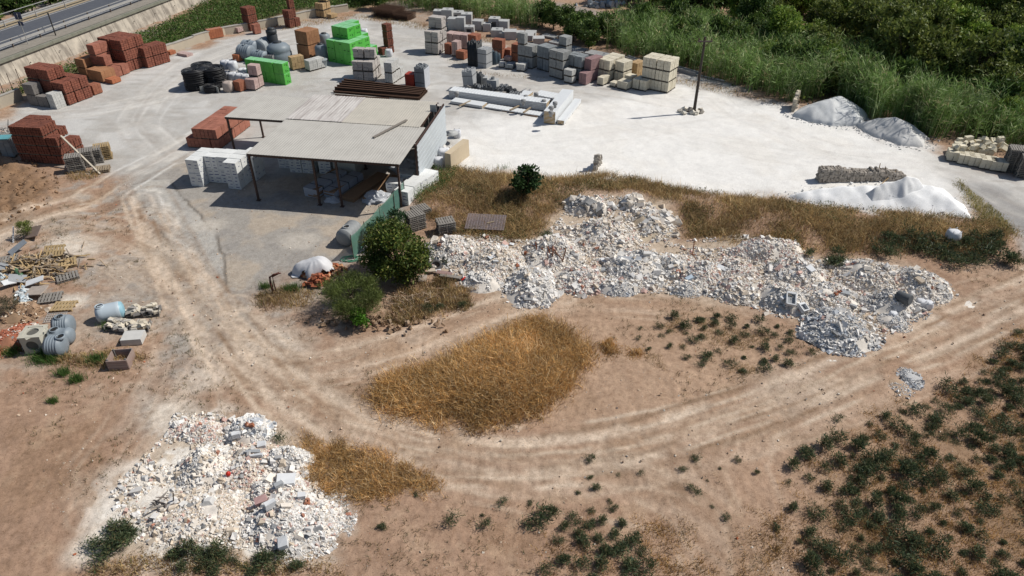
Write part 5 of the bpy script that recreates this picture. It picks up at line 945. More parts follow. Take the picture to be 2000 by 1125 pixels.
# cream blocks at the road bend, pallets
for i, (x, y) in enumerate(((1862, 312), (1882, 318), (1903, 322), (1925, 327), (1945, 331), (1873, 302), (1895, 305), (1917, 310))):
    pack((*at(x, y), 0), -.35, 1.15, 1.05, .85 if i < 5 else .95, 'tufa', 'stone_block_pack', ['first cream pallet pack from the canes in the front line at the road bend', 'second cream pallet pack in the front line at the road bend', 'third cream pallet pack in the front line at the road bend', 'fourth cream pallet pack in the front line at the road bend', 'fifth cream pallet pack, next to the dark pallet stacks', 'first cream pack of the back line at the road bend', 'second cream pack of the back line at the road bend', 'third cream pack of the back line at the road bend'][i], 'stone pack', 'cream packs at the road bend')
for i in range(34):
    x, y = random.uniform(1850, 1950), random.uniform(290, 312); q = at(x, y); s = random.uniform(.15, .22)
    link('stone_block', chunks('stone_block', np.zeros((1, 3)), np.array([[s*1.35, s, s*.9]]), pal(1, (3, (.66, .60, .46)), (1, (.5, .46, .38))), .06, .12), stonem, label='loose cream stone block tossed over the packs at the road bend', cat='stone', group='loose cream blocks at the road bend', loc=(q[0], q[1]-.4, random.uniform(.85, 1.15)))
def pallets(px, py, n, rz, lab, grp, m=greywood, w=1.2, d=1.0, z=0.):
    p = P3(px, py)
    for k in range(n): link('wooden_pallet', palletmesh(w, d, m), None, None, label=lab, cat='pallet', group=grp, loc=(p.x+random.uniform(-.03, .03), p.y+random.uniform(-.03, .03), p.z+z+k*.146), rz=rz+random.uniform(-.04, .04))
pallets(1972, 333, 13, -.35, 'grey wooden pallet in the tall dark stack at the road bend', 'pallets in the first stack at the road bend'); pallets(1996, 344, 12, -.35, 'grey wooden pallet in the stack at the picture edge by the road', 'pallets in the outer stack at the road bend'); pallets(1978, 320, 10, -.3, 'grey wooden pallet in the stack behind the tall dark one', 'pallets in the rear stack at the road bend')
pallets(152, 333, 9, .42, 'grey wooden pallet in the stack under the leaning pole', 'pallets stacked by the red blocks'); pallets(172, 323, 9, .42, 'grey wooden pallet in the middle stack beside the red blocks', 'pallets in the middle stack by the red blocks'); pallets(188, 316, 8, .42, 'grey wooden pallet in the far stack beside the yellow ones', 'pallets in the far stack by the red blocks'); pallets(205, 309, 8, .45, 'yellow new pallet in the stack nearest the track', 'yellow pallets by the track', yelwood); pallets(200, 334, 2, .4, 'dark old pallet lying flat near the leaning pole', 'flat old pallets', wood)
a, b_ = P3(139, 318, 2.3), P3(196, 341, .05); c = (a+b_)/2; MB().beam(a-c, b_-c, .12, .12).build('timber_pole', mat('pale timber', (.52, .47, .38), (.4, .35, .28)), None, label='pale timber pole leaning from the red blocks down to the ground', cat='pole', loc=c)
pallets(10, 300, 7, .3, 'grey wooden pallet stacked beside the turquoise crate', 'pallets at the far side of the red stack'); pallets(8, 275, 4, .25, 'weathered pallet behind the turquoise crate', 'weathered pallets behind the crate')
pack((*at(24, 306), 0), .1, .9, .9, 1.6, 'bluegrey', 'storage_crate', 'dark crate with turquoise lid beside the red block stack', 'crate'); MB().box((0, 0, .04), (.95, .95, .08)).build('turquoise_sheet', mat('turquoise', (.13, .36, .40), rough=.5), None, label='turquoise sheet lying on the dark crate', cat='sheet', loc=(*at(24, 306), 1.62), rz=.1)
scrap(35, 258, 26, .9, ((2, (.36, .36, .35)), (1, (.2, .2, .2)), (1, (.5, .48, .44))), 'grey metal scrap and slats piled behind the red block stack', ln=2., ground=True)
pallets(812, 445, 8, .55, 'grey pallet in the stack touching the big tree', 'pallets by the big tree'); pallets(871, 452, 6, .3, 'grey pallet in the stack standing in dry grass', 'pallets standing in dry grass'); pallets(822, 416, 3, .6, 'weathered pallet behind the stack by the tree', 'weathered pallets behind the tree')
def meshsheet():
    t = thing('steel_grid', 'pinkish grey steel grid sheet lying in the dry grass', 'steel grid', P3(949, 444, .42), -.1); b = MB()
    for i in range(15): b.box((-1.3+i*.186, 0, 0), (.03, 1.7, .03))
    for j in range(24): b.box((0, -.85+j*.074, .02), (2.65, .022, .02))
    b.build('bars', mat('pinkish steel', (.36, .31, .31), (.28, .22, .22)), t); MB().box((.35, -.1, .06), (.5, .1, .06), .5).build('timber_piece', wood, t); t.rotation_euler = (.12, 0, -.1)
meshsheet()
# ------------------------------------------------------------------ near the shed: fence, tank, tarp, tyres
def greenfence():
    pts = [(691, 505), (716, 478), (745, 446), (772, 416), (792, 394)]; W_ = [P3(*p) for p in pts]; o = W_[0]; t = thing('mesh_fence', 'green shade mesh fence on thin posts beside the grey tank', 'fence', o); m, tt, bs = nodes('green mesh')
    c = mixc(tt, tex(tt, 3, 4), (.06, .165, .125), (.11, .24, .19)); tt.links.new(c, bs.inputs['Base Color']); bs.inputs['Roughness'].default_value = .8
    tr = tt.nodes.new('ShaderNodeBsdfTransparent'); mx = tt.nodes.new('ShaderNodeMixShader'); mx.inputs[0].default_value = .82; tt.links.new(tr.outputs[0], mx.inputs[1]); tt.links.new(bs.outputs[0], mx.inputs[2]); tt.links.new(mx.outputs[0], tt.nodes['Material Output'].inputs[0])
    b = MB(); n = 24; vs = []
    for i in range(n+1):
        f = i/n*(len(W_)-1); k = min(int(f), len(W_)-2); p = W_[k].lerp(W_[k+1], f-k)-o; s = .05*sin(i*1.3)
        for j in range(5): vs.append(p+Vector((s*sin(j*.8), .03*s, .02+1.62*j/4-(.10*abs(sin(f*pi)) if j == 4 else 0))))
    b.add(vs, [(i*5+j, (i+1)*5+j, (i+1)*5+j+1, i*5+j+1) for i in range(n) for j in range(4)], smooth=True); b.build('mesh_panel', m, t)
    for p in W_: MB().lathe([(.025, 0), (.025, 1.75)], 6, None, p-o).build('post', steel, t)
greenfence()
htank((672, 483), (697, 458), .62, 'grey ribbed cylinder tank lying against the green mesh fence', m=mat('grey tank steel', (.30, .315, .32), (.22, .23, .235), rough=.55, ns=2), ribs=4, hole=.35)
def tarp():
    o = P3(616, 531); t = thing('covered_pile', 'white tarpaulin draped over a pile on grey gravel', 'covered pile', o); N = 44; g = np.linspace(-1, 1, N); X, Y = np.meshgrid(g*1.45, g*.95); r = np.sqrt((X/1.35)**2+(Y/.88)**2); a = np.arctan2(Y, X)
    Z = .92*np.clip(1-r**2.6*(1+.15*np.sin(5*a+1)), 0, 1)**.7*(1+.12*np.sin(X*3))+.05*np.sin(a*11+r*3)*np.clip(r, 0, 1)*np.clip(1.1-r, 0, 1)+.06*(fbm(X*4, Y*4, 3, 3)-.5); ok = r < 1.05+.16*np.sin(a*4+.7)+.1*np.sin(a*9)
    i = np.arange(N*N).reshape(N, N); F = np.stack([i[:-1, :-1], i[:-1, 1:], i[1:, 1:], i[1:, :-1]], -1).reshape(-1, 4); F = F[(ok[:-1, :-1] & ok[1:, 1:] & ok[1:, :-1] & ok[:-1, 1:]).ravel()]
    link('tarpaulin', npmesh('tarpaulin', np.stack([X, Y, Z+.03], -1).reshape(-1, 3), F, None, True), mat('white tarpaulin', (.64, .64, .65), (.54, .54, .56), rough=.5, ns=2, bmp=.3), t)
    P = rng.uniform(-1, 1, (30, 3))*np.array([1.1, .55, .0])+np.array([.25, -.1, .12]); link('covered_bricks', chunks('covered_bricks', P, np.tile([.16, .09, .08], (30, 1)), pal(30, (2, (.40, .13, .06)), (1, (.5, .33, .2)))), stonem, t)
tarp()
def tiles(px, py, n, sx, sy, h, cols, lab, name='brick', cat='brick', s=.16):
    q = P3(px, py); x, y = rng.normal(0, .45, n)*sx, rng.normal(0, .45, n)*sy; z = h*np.exp(-((x/sx)**2+(y/sy)**2)*1.5)*rng.uniform(.3, 1, n); 
    for i in range(n): link(name, chunks(name, np.zeros((1, 3)), np.array([[s, s*.55, s*.5]])*rng.uniform(.7, 1.2), pal(1, *cols), .06, .12), stonem, None, label=lab, cat=cat, group=lab.split(' ', 1)[1]+' pile', loc=(q.x+x[i], q.y+y[i], q.z+z[i]+.07))
RB = ((3, (.38, .125, .065)), (2, (.30, .10, .055)), (1, (.46, .2, .12)))
tiles(652, 528, 26, .7, .5, .35, ((2, (.44, .24, .13)), (2, (.35, .12, .06))), 'tan brick in the low pile at the tarpaulin corner'); tiles(625, 555, 60, .85, .7, .65, RB, 'red brick in the pile between tarpaulin and feathery shrub'); tiles(597, 539, 4, .2, .1, .1, RB, 'orange brick at the hem of the tarpaulin')
pts = []
for i in range(70):
    a = i*.33; r = .32+.12*sin(i*.21); pts.append(P3(686, 507)+Vector((r*cos(a)*1.5, r*sin(a)*.9, .04+.02*(i % 3)))); 
o = pts[0].copy(); MB().tube([p-o for p in pts]+[Vector((1.3, .1, 0)), Vector((2.1, -.05, 0))], .025, 6).build('garden_hose', mat('green hose', (.08, .25, .16), rough=.5), None, label='green hose coiled at the end of the mesh fence', cat='hose', loc=o)
def irons():
    t = thing('iron_post_bundle', 'upright rusty iron bundle bent at the top, in weeds by the gravel', 'iron bundle', P3(537, 572)); 
    for k in range(5): x = random.uniform(-.1, .1); y = random.uniform(-.08, .08); MB().tube([(x, y, 0), (x*1.2-.05, y, .7), (x-.02, y*1.1, 1.15), (x+.22+.06*k, y, 1.38), (x+.38+.05*k, y, 1.42)], .035, 6).build('iron_bar', mat('dark rust', (.15, .06, .045), (.09, .04, .03)), t)
irons()
def tyre(px, py, r, rot, lab):
    t = thing('tyre', lab, 'tyre', P3(px, py, r*.28), 0, 'tyres under the big tree'); b = MB(); n = 28; prof = [(r*.56, -.10), (r*.78, -.13), (r*.97, -.10), (r, -.05), (r, .05), (r*.97, .10), (r*.78, .13), (r*.56, .10), (r*.60, 0)]; vs = []; fs = []
    for i in range(n):
        a = 2*pi*i/n
        for j, (q, h) in enumerate(prof): k = 1+(.018 if (i % 2 and j in (3, 4)) else 0); vs.append((q*k*cos(a), q*k*sin(a), h))
    m = len(prof)
    for i in range(n):
        for j in range(m): fs.append((i*m+j, ((i+1) % n)*m+j, ((i+1) % n)*m+(j+1) % m, i*m+(j+1) % m))
    b.add(vs, fs, smooth=True); b.build('tyre_body', mat('dusty rubber', (.095, .09, .085), (.05, .05, .05)), t); t.rotation_euler = rot
tyre(828, 517, .38, (.35, -.2, 0), 'old tyre beside the trunk of the big tree'); tyre(851, 522, .42, (.3, .15, 0), 'second larger old tyre at the rubble edge')
def bucket(px, py, lab, m): t = thing('bucket', lab, 'bucket', P3(px, py, .1), .4); MB().lathe([(.13, -.15), (.17, .15), (.15, .15), (.11, -.12)], 16, Matrix.Rotation(1.1, 3, 'Y')).build('pail', m, t); MB().torus((0, 0, 0), .16, .008, 20, 5, Matrix.Rotation(.5, 3, 'X')).build('bail', steel, t)
bucket(907, 549, 'red bucket lying at the end of the weathered boards', mat('bright red', (.55, .03, .015)))
for px, py, w, l, rz, m, lab in ((880, 545, 1.3, .35, -.25, greywood, 'weathered board lying beside the red bucket'), (868, 538, 1.0, .3, -.3, mat('pinkish board', (.33, .22, .2)), 'pinkish board behind the weathered one'), (843, 533, .5, .35, .2, mat('tan slab', (.5, .42, .33)), 'tan stone slab below the tyres'), (857, 535, .35, .4, .3, slabm, 'whitish block next to the tan slab'), (826, 548, .5, .6, .1, mat('grey board', (.42, .36, .31)), 'upright grey board half sunk in dry grass')):
    o = MB().box((0, 0, 0), (w, l, .08), jit=.03).build('board', m, None, label=lab, cat='board', loc=P3(px, py, .18), rz=rz); o.rotation_euler[0] = random.uniform(-.2, .3)
# ------------------------------------------------------------------ the junk corner by the track
htank((192, 628), (248, 617), .5, 'pale blue white cylinder tank with cyan end lying by the track', m=palem, ribs=1, hole=.22, endm=cyanm)
htank((111, 652), (151, 648), .56, 'grey ribbed tank with open black neck behind the others', hole=.45); htank((100, 670), (149, 668), .46, 'grey squarish tank with one round opening in the middle', ribs=2, hole=.35); htank((98, 692), (136, 690), .58, 'grey ribbed tank in front, at the green weeds', ribs=4, hole=.9)
def well():
    t = thing('well_block', 'cream concrete well cube with round openings beside grey tanks', 'concrete cube', P3(79, 680), .12); cm = mat('cream concrete', (.50, .48, .40), (.38, .365, .31), ns=3); b = MB(); s = 1.0; n = 24
    def face(M):
        vs = []; 
        for k in range(n): a = 2*pi*k/n; vs.append(M @ Vector((.3*cos(a), .3*sin(a), 0)))
        for k in range(n): a = 2*pi*k/n; c, d = cos(a), sin(a); q = s/2/max(abs(c), abs(d)); vs.append(M @ Vector((q*c, q*d, 0)))
        for k in range(n): a = 2*pi*k/n; vs.append(M @ Vector((.3*cos(a), .3*sin(a), -.1)))
        b.add(vs, [(k, n+k, n+(k+1) % n, (k+1) % n) for k in range(n)]+[(2*n+k, k, (k+1) % n, 2*n+(k+1) % n) for k in range(n)])
    T = Matrix.Translation; X = lambda ax, a: Matrix.Rotation(a, 4, ax)
    face(T((0, 0, 1.12)) @ X('Z', pi/4)); face(T((0, -s/2, .5+.06)) @ X('X', pi/2) @ X('Z', 0)); face(T((s/2, 0, .56)) @ X('Y', pi/2)); face(T((-s/2, 0, .56)) @ X('Y', -pi/2)); face(T((0, s/2, .56)) @ X('X', -pi/2)); b.build('well_shell', cm, t)
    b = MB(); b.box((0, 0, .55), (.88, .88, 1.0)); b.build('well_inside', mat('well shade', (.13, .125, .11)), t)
    b = MB()
    for x, y, sx, sy in ((0, -.47, 1.1, .16), (0, .47, 1.1, .16), (-.47, 0, .16, .78), (.47, 0, .16, .78)): b.box((x, y, 1.10), (sx, sy, .09))
    b.build('rim', cm, t)
well()
crm = mat('stone tray grey', (.20, .19, .18), (.13, .125, .12), ns=4)
def tray(px, py, w, d, h, rz, lab, n, cols):
    t = thing('stone_pallet', lab, 'stone pallet', P3(px, py), rz, 'pallets of rough stones beside the pale tank'); link('pallet', palletmesh(w, d, greywood), None, t)
    k = n*6; x = rng.uniform(-.45, .45, k)*w; y = rng.uniform(-.45, .45, k)*d; z = .2+rng.uniform(0, h, k)*np.clip(1.2-(np.abs(x)/w+np.abs(y)/d)*1.1, .2, 1); link('rough_stones', chunks('rough_stones', np.column_stack([x, y, z]), np.tile([.17, .09, .06], (k, 1))*rng.uniform(.7, 1.3, (k, 1)), pal(k, *cols), .15, .12), stonem, t)
    b = MB()
    for sx in (-1, 1): b.box((sx*w/2, 0, .24), (.04, d, .2))
    b.build('side_board', crm, t)
SC_ = ((4, (.58, .52, .42)), (2, (.48, .45, .40)), (1, (.3, .28, .26)))
tray(267, 614, .9, .7, .4, .1, 'pallet of rough stones next to the pale tank end', 5, SC_); tray(299, 613, .85, .7, .5, .2, 'dark sided pallet of stones nearest the track', 4, SC_); tray(236, 641, 1.3, .9, .45, -.2, 'wide heap of cream split stones on a pallet below the tank', 9, SC_); tray(277, 643, .9, .8, .35, .2, 'pallet of stones behind the flat white block', 4, SC_)
MB().box((0, 0, .22), (1.05, .85, .36), jit=.015).box((-.3, 0, .02), (.1, .8, .05)).box((.3, 0, .02), (.1, .8, .05)).build('pale_block', mat('pale cement block', (.60, .59, .56), (.48, .47, .45), ns=3), None, label='flat whitish cement block in front of the stone pallets', cat='block', loc=P3(263, 666), rz=.12)
def bin_():
    t = thing('wooden_bin', 'open grey wooden bin with reddish inside at the gravel edge', 'bin', P3(240, 711), .1); w, d, h = 1.0, .95, .62; ob = mat('greyed reddish board', (.36, .30, .27), (.26, .17, .14), ns=4, tint=True)
    for nm, c, dd in (('end_panel', (-w/2, 0, h/2), (.04, d, h)), ('end_panel', (w/2, 0, h/2), (.04, d, h)), ('side_panel', (0, -d/2, h/2), (w, .04, h)), ('side_panel', (0, d/2, h/2), (w, .04, h)), ('bottom', (0, 0, .05), (w-.05, d-.05, .04))):
        b = MB()
        if nm == 'bottom': b.box(c, dd)
        else:
            for k in range(4): b.box((c[0], c[1], h*(k+.5)/4), (dd[0], dd[1], h/4-.015), tint=random.random())
        b.build(nm, ob, t)
    b = MB()
    for x in (-1, 1):
        for y in (-1, 1): b.box((x*(w/2-.06), y*(d/2-.06), h*.54), (.07, .07, h*1.08))
    b.build('corner_post', crm, t)
bin_()
# timber scrap: every plank of the broken pallets is pale, weathered or ochre
def woodpile():
    q = P3(72, 525); n = 340; x = rng.normal(0, 1.1, n); y = rng.normal(0, .85, n); z = .75*np.exp(-((x/1.7)**2+(y/1.3)**2))*rng.uniform(.1, 1, n)+.03; L = rng.uniform(.2, .65, n)
    t = thing('timber_scrap_heap', 'wide heap of broken pallet boards at the field edge', 'scrap heap', q); link('broken_boards', chunks('broken_boards', np.column_stack([x, y, z]), np.column_stack([L, np.full(n, .045), np.full(n, .014)]), pal(n, (4, (.42, .30, .16)), (3, (.34, .26, .18)), (2, (.22, .185, .155)), (1, (.5, .42, .31))), .05, .3), stonem, t, kind='stuff')
    x = rng.normal(0, .9, 60); y = rng.normal(0, .7, 60); link('dark_chunks', chunks('dark_chunks', np.column_stack([x, y, np.full(60, .08)]), rng.uniform(.06, .22, (60, 3)), pal(60, (2, (.14, .12, .1)), (1, (.25, .2, .15))), .3, .6), stonem, t, kind='stuff')  # darker chunks low among the boards
    for px, py, w, d, tx, ty, rz, m, lab in ((66, 462, 1.5, .9, .5, -.3, -.2, mat('old door', (.33, .25, .21), (.22, .16, .13)), 'old reddish door panel leaning at the top of the timber heap'), (38, 492, .35, 1.2, .5, .5, -.5, mat('blue grey board', (.22, .245, .275)), 'blue grey board sticking out of the timber heap'), (48, 535, .5, 1.3, -.3, .2, .7, mat('old door', (.33, .25, .21)), 'brown door lying across the timber heap'), (38, 553, .9, .6, .3, .3, .3, greyslab, 'grey sheet at the lower side of the timber heap'), (72, 558, 1.0, .45, .2, -.2, .35, slabm, 'white sheet on the near edge of the timber heap'), (75, 577, 1.1, .8, .1, -.1, -.1, mat('grey board', (.42, .36, .31)), 'grey flat board over the slatted pallet'), (22, 560, .7, .4, .4, .2, .9, slabm, 'small white sheet at the field side of the heap'), (8, 530, .8, .5, .5, .4, .2, greyslab, 'dark grey panel at the picture edge of the heap'), (30, 470, .08, 1.3, .9, .1, .2, slabm, 'white frame bar standing up from the timber heap')):
        o = MB().box((0, 0, 0), (w, d, .05), jit=.015).build('board', m, None, label=lab, cat='board', loc=P3(px, py, .35)); o.rotation_euler = (tx, ty, rz)
    t = thing('gas_cylinder', 'green gas cylinder lying in the timber heap', 'cylinder', P3(39, 541, .35), -.75); MB().lathe([(.02, -.62), (.13, -.58), (.16, -.5), (.16, .5), (.13, .58), (.05, .6), (.05, .7)], 16, Matrix.Rotation(pi/2, 3, 'Y')).build('shell', mat('bottle green', (.075, .17, .085), rough=.5), t)
    for px, py, rz, m, lab, z in ((100, 585, .3, greywood, 'grey slatted pallet under the flat board', .05), (130, 519, .5, yelwood, 'ochre pallet frame at the track side of the timber heap', .1), (112, 505, .2, yelwood, 'ochre broken pallet tilted on the heap', .5), (126, 601, .1, yelwood, 'ochre slatted pallet lying alone on the soil', .02), (133, 543, .6, greywood, 'dark empty frame lying beside the timber heap', .02), (15, 515, .4, greywood, 'dark pallet sunk in the heap at the picture edge', .2)):
        o = link('wooden_pallet', palletmesh(1.25, .95, m), None, None, label=lab, cat='pallet', loc=P3(px, py, z), rz=rz); o.rotation_euler[0] = random.uniform(-.05, .1)+(.3 if z > .3 else 0)
    t = thing('steel_grate', 'pale grate lying flat on the brown soil', 'grate', P3(109, 622, .06), .15); b = MB()
    for i in range(9): b.box((-.5+i*.125, 0, 0), (.05, .75, .04)); 
    for j in range(5): b.box((0, -.36+j*.18, .02), (1.1, .05, .03))
    b.build('bars', mat('pale grate', (.44, .40, .36)), t); t.rotation_euler[0] = .12
    for px, py, s, lab in ((44, 574, .32, 'pale blue plastic sheet lump at the timber heap edge'), (48, 588, .35, 'light blue plastic lump beside the grey pallet'), (4, 545, .35, 'pale plastic lump at the picture edge')):
        n_ = 40; P = rng.normal(0, s*.45, (n_, 3)); P[:, 2] = np.abs(P[:, 2])*.7; link('plastic_sheet', chunks('plastic_sheet', P, rng.uniform(.05, .2, (n_, 3))*np.array([1, 1, .25]), pal(n_, (1, (.45, .52, .56)), (1, (.6, .62, .62)))), stonem, None, label=lab, cat='plastic sheet', loc=P3(px, py))
woodpile()
# ------------------------------------------------------------------ plants
leafm = matcol('leaf', rough=.6, var=.2, ns=6, spec=.3, trans=.3); barkm = mat('bark', (.12, .09, .065), (.07, .055, .04), ns=8); drym = matcol('dry grass blade', rough=.9, var=.15, ns=5, trans=.4)
def blobpts(n, k, R_, Hh, z0, cr, shell=.5):
    """leaf points on k overlapping clumps filling a crown of radius R_ and height Hh"""
    d = rng.normal(size=(k, 3)); d /= np.linalg.norm(d, axis=1)[:, None]; rr = rng.uniform(shell, 1, k)**.6; C = d*rr[:, None]*np.array([R_-cr*.6, R_-cr*.6, Hh/2-cr*.5]); C[:, 2] += z0+Hh/2; C[:, 2] = np.maximum(C[:, 2], z0*.6+.1)
    q = rng.integers(0, k, n); e = rng.normal(size=(n, 3)); e /= np.linalg.norm(e, axis=1)[:, None]; crs = cr*rng.uniform(.6, 1.25, k); P = C[q]+e*(crs[q]*rng.uniform(.45, 1.05, n))[:, None]*np.array([1, 1, .8]); return P, q
def crownmesh(n, k, R_, Hh, z0, cr, L, W, cols, shell=.5, up=.35):
    P, q = blobpts(n, k, R_, Hh, z0, cr, shell); tone = rng.uniform(.7, 1.3, k)[q][:, None]; P[:, 2] = np.maximum(P[:, 2], .05); return leafmesh('crown', P, rng.uniform(.7, 1.3, n)*L, rng.uniform(.7, 1.2, n)*W, pal(n, *cols, var=.2)*tone, up)
def trunkmesh(h, r, R_, nb=6):
    b = MB(); p = [Vector((0, 0, -.2))]
    for i in range(4): p.append(p[-1]+Vector((random.uniform(-.12, .12), random.uniform(-.12, .12), (h+.2)/4)))
    b.tube(p, r, 8, r2=r*.55)
    for k in range(nb):
        a = 2*pi*k/nb+random.random(); s = p[2+k % 3]; e = s+Vector((cos(a)*R_*.6, sin(a)*R_*.6, h*random.uniform(.35, .8))); b.tube([s, s.lerp(e, .5)+Vector((0, 0, .15)), e], r*.4, 6, r2=r*.12)
    return b.mesh('trunk')
DK = ((3, (.052, .095, .022)), (2, (.085, .14, .032)), (1, (.14, .19, .04))); OL = ((3, (.105, .14, .032)), (2, (.15, .185, .042)), (1, (.22, .245, .06))); BR = ((3, (.14, .22, .035)), (2, (.20, .29, .05)), (1.4, (.31, .38, .08)))
def plant(name, lab, cat, px, py, crown, trunk=None, grp=None, cname='crown', loc=None):
    t = thing(name, lab, cat, P3(px, py) if loc is None else loc, random.uniform(0, 6.2) if loc is not None else 0, grp); link(cname, crown, leafm, t)
    if trunk: link('trunk', trunk, barkm, t)
    return t
plant('tree', 'big round green tree with yellowish leaves behind the tyres', 'tree', 778, 545, crownmesh(15000, 38, 2.2, 4.0, .1, .78, .20, .11, ((3, (.05, .085, .016)), (3, (.085, .125, .022)), (2, (.15, .175, .035)), (.5, (.22, .20, .06)))), trunkmesh(2.4, .14, 1.6))
plant('oleander_bush', 'dark upright bush growing through the fence beside the big tree', 'bush', 741, 483, crownmesh(1700, 22, .75, 2.1, .3, .3, .2, .06, ((3, (.035, .075, .03)), (2, (.05, .105, .045)))), trunkmesh(1.2, .05, .6), cname='foliage'); plant('oleander_bush', 'smaller dark bush behind the tree by the pallets', 'bush', 778, 452, crownmesh(1000, 16, .7, 1.5, .3, .3, .2, .06, ((3, (.035, .075, .03)), (2, (.05, .105, .045)))), trunkmesh(1., .05, .5), cname='foliage')
plant('feathery_shrub', 'wide feathery olive green shrub in front of the big tree', 'shrub', 695, 610, crownmesh(13000, 40, 2.05, 2.3, .1, .62, .26, .022, ((3, (.085, .115, .028)), (2, (.12, .16, .038)), (1.4, (.18, .21, .065))), up=1.), trunkmesh(1.2, .08, 1.2), cname='foliage')
plant('bright_bush', 'small bright green bush at the foot of the feathery shrub', 'bush', 708, 640, crownmesh(1900, 18, .62, 1.25, .15, .25, .13, .09, ((3, (.06, .16, .012)), (2, (.10, .24, .02)))), trunkmesh(.7, .04, .4), cname='foliage')
plant('fig_bush', 'dark green broad leaved bush on the crest of the dry bank', 'bush', 1028, 384, crownmesh(1100, 20, 1.15, 2.1, .3, .42, .28, .2, ((3, (.03, .065, .018)), (2, (.05, .095, .03)))), trunkmesh(1.2, .07, .8), cname='foliage')
plant('scrub_bush', 'grey green bush at the top of the timber heap', 'bush', 55, 462, crownmesh(1500, 16, .65, 1.1, .15, .25, .13, .035, OL, up=.8), trunkmesh(.6, .04, .4), cname='foliage'); plant('scrub_bush', 'dry greyish bush at the picture edge below the timber heap', 'bush', 14, 612, crownmesh(1500, 16, .9, .8, .1, .25, .16, .025, ((2, (.12, .11, .07)), (1, (.18, .15, .09)))), None, cname='foliage')
B_CANE = [(1230, 95), (1430, 140), (1560, 180), (1700, 200), (1850, 250), (2050, 290), (2300, 370), (2300, 320), (2000, 245), (1800, 185), (1640, 140), (1500, 100), (1360, 75), (1240, 72)]
# trees of the wood beyond the canes
WOOD = [(1400, 80), (1500, 110), (1640, 145), (1720, 175), (1800, 192), (1900, 222), (2020, 255), (2300, 320), (2500, 40), (2500, -120), (1700, -150), (1300, -100), (1220, 10), (1290, 70), (1360, 60)]
TM = []
for cols, kk in ((DK, 0), (OL, 1), (BR, 2)):
    for v in range(2):
        R_, Hh = random.uniform(2.3, 3.0), random.uniform(4.6, 6.); TM.append((crownmesh(4200, 34, R_, Hh, .9, .85, .42, .2, cols), trunkmesh(3, .18, R_), kk))
TL = ['dark green tree of the dense wood beyond the canes', 'olive toned tree of the dense wood beyond the canes', 'brighter green tree of the dense wood beyond the canes']
pts = []; tries = 0; cand = inpoly(2600, WOOD); zn = fbm(cand[:, 0]*.05, cand[:, 1]*.05, 2, 55)
for p, z_ in zip(cand, zn):
    if p[1] < 132 and all((p[0]-q[0])**2+(p[1]-q[1])**2 > 3.3**2 for q in pts) and len(pts) < 235: pts.append(p)
for p in pts:
    far_ = p[1] > 88 and p[0] > 28; c, tr, k = TM[random.choice((2, 3, 4, 5, 4, 5) if far_ else (0, 1, 2, 3, 3, 4, 5))]; t = plant('tree', TL[k], 'tree', 0, 0, c, tr, ['dark trees of the wood', 'olive trees of the wood', 'bright trees of the wood'][k], loc=Vector((p[0], p[1], -.2))); s = random.uniform(.75, 1.2); t.scale = (s, s, s*random.uniform(.85, 1.15))
BM_ = [(crownmesh(2600, 24, 1.7, 3.2, .3, .6, .34, .15, DK), trunkmesh(1.5, .1, 1.3)) for _ in range(2)]
for i, (x, y) in enumerate(((1080, 58), (1108, 66), (1138, 74), (1165, 84), (1060, 50), (1190, 80), (1120, 82), (1150, 96), (740, 18), (722, 8))): c, tr = BM_[i % 2]; plant('dark_tree', 'dark rounded tree behind the grey lintel bundles' if i < 8 else 'dark tree at the end of the cream wall by the rebar', 'tree', 0, 0, c, tr, 'dark trees by the lintels' if i < 8 else 'dark trees by the rebar', 'crown', P3(x, y))
CB = [(crownmesh(1900, 20, 1.25, 2.6, .2, .55, .3, .13, BR), trunkmesh(1.3, .07, 1.)), (crownmesh(1900, 20, 1.4, 2.9, .2, .6, .3, .13, OL), trunkmesh(1.3, .07, 1.))]
for i, p in enumerate(inpoly(34, B_CANE)): c, tr = (CB+BM_)[i % 4]; plant('cane_side_bush', ['bright green bush among the tall canes', 'olive green bush among the tall canes', 'dark green bush among the tall canes', 'dark green bush among the tall canes'][i % 4], 'bush', 0, 0, c, tr, ['bright bushes in the canes', 'olive bushes in the canes', 'dark bushes in the canes', 'dark bushes in the canes'][i % 4], 'foliage', Vector((*p[:2], .2))).scale = (1, 1, random.uniform(1, 1.35))
for i, p in enumerate(BEYOND_ROAD): c, tr = BM_[i % 2]; t = plant('roadside_bush', 'dark bush beyond the far guard rail of the road', 'bush', 0, 0, c, tr, 'bushes beyond the road', 'foliage', Vector(p)); t.scale = (1.2, 1.2, .8)
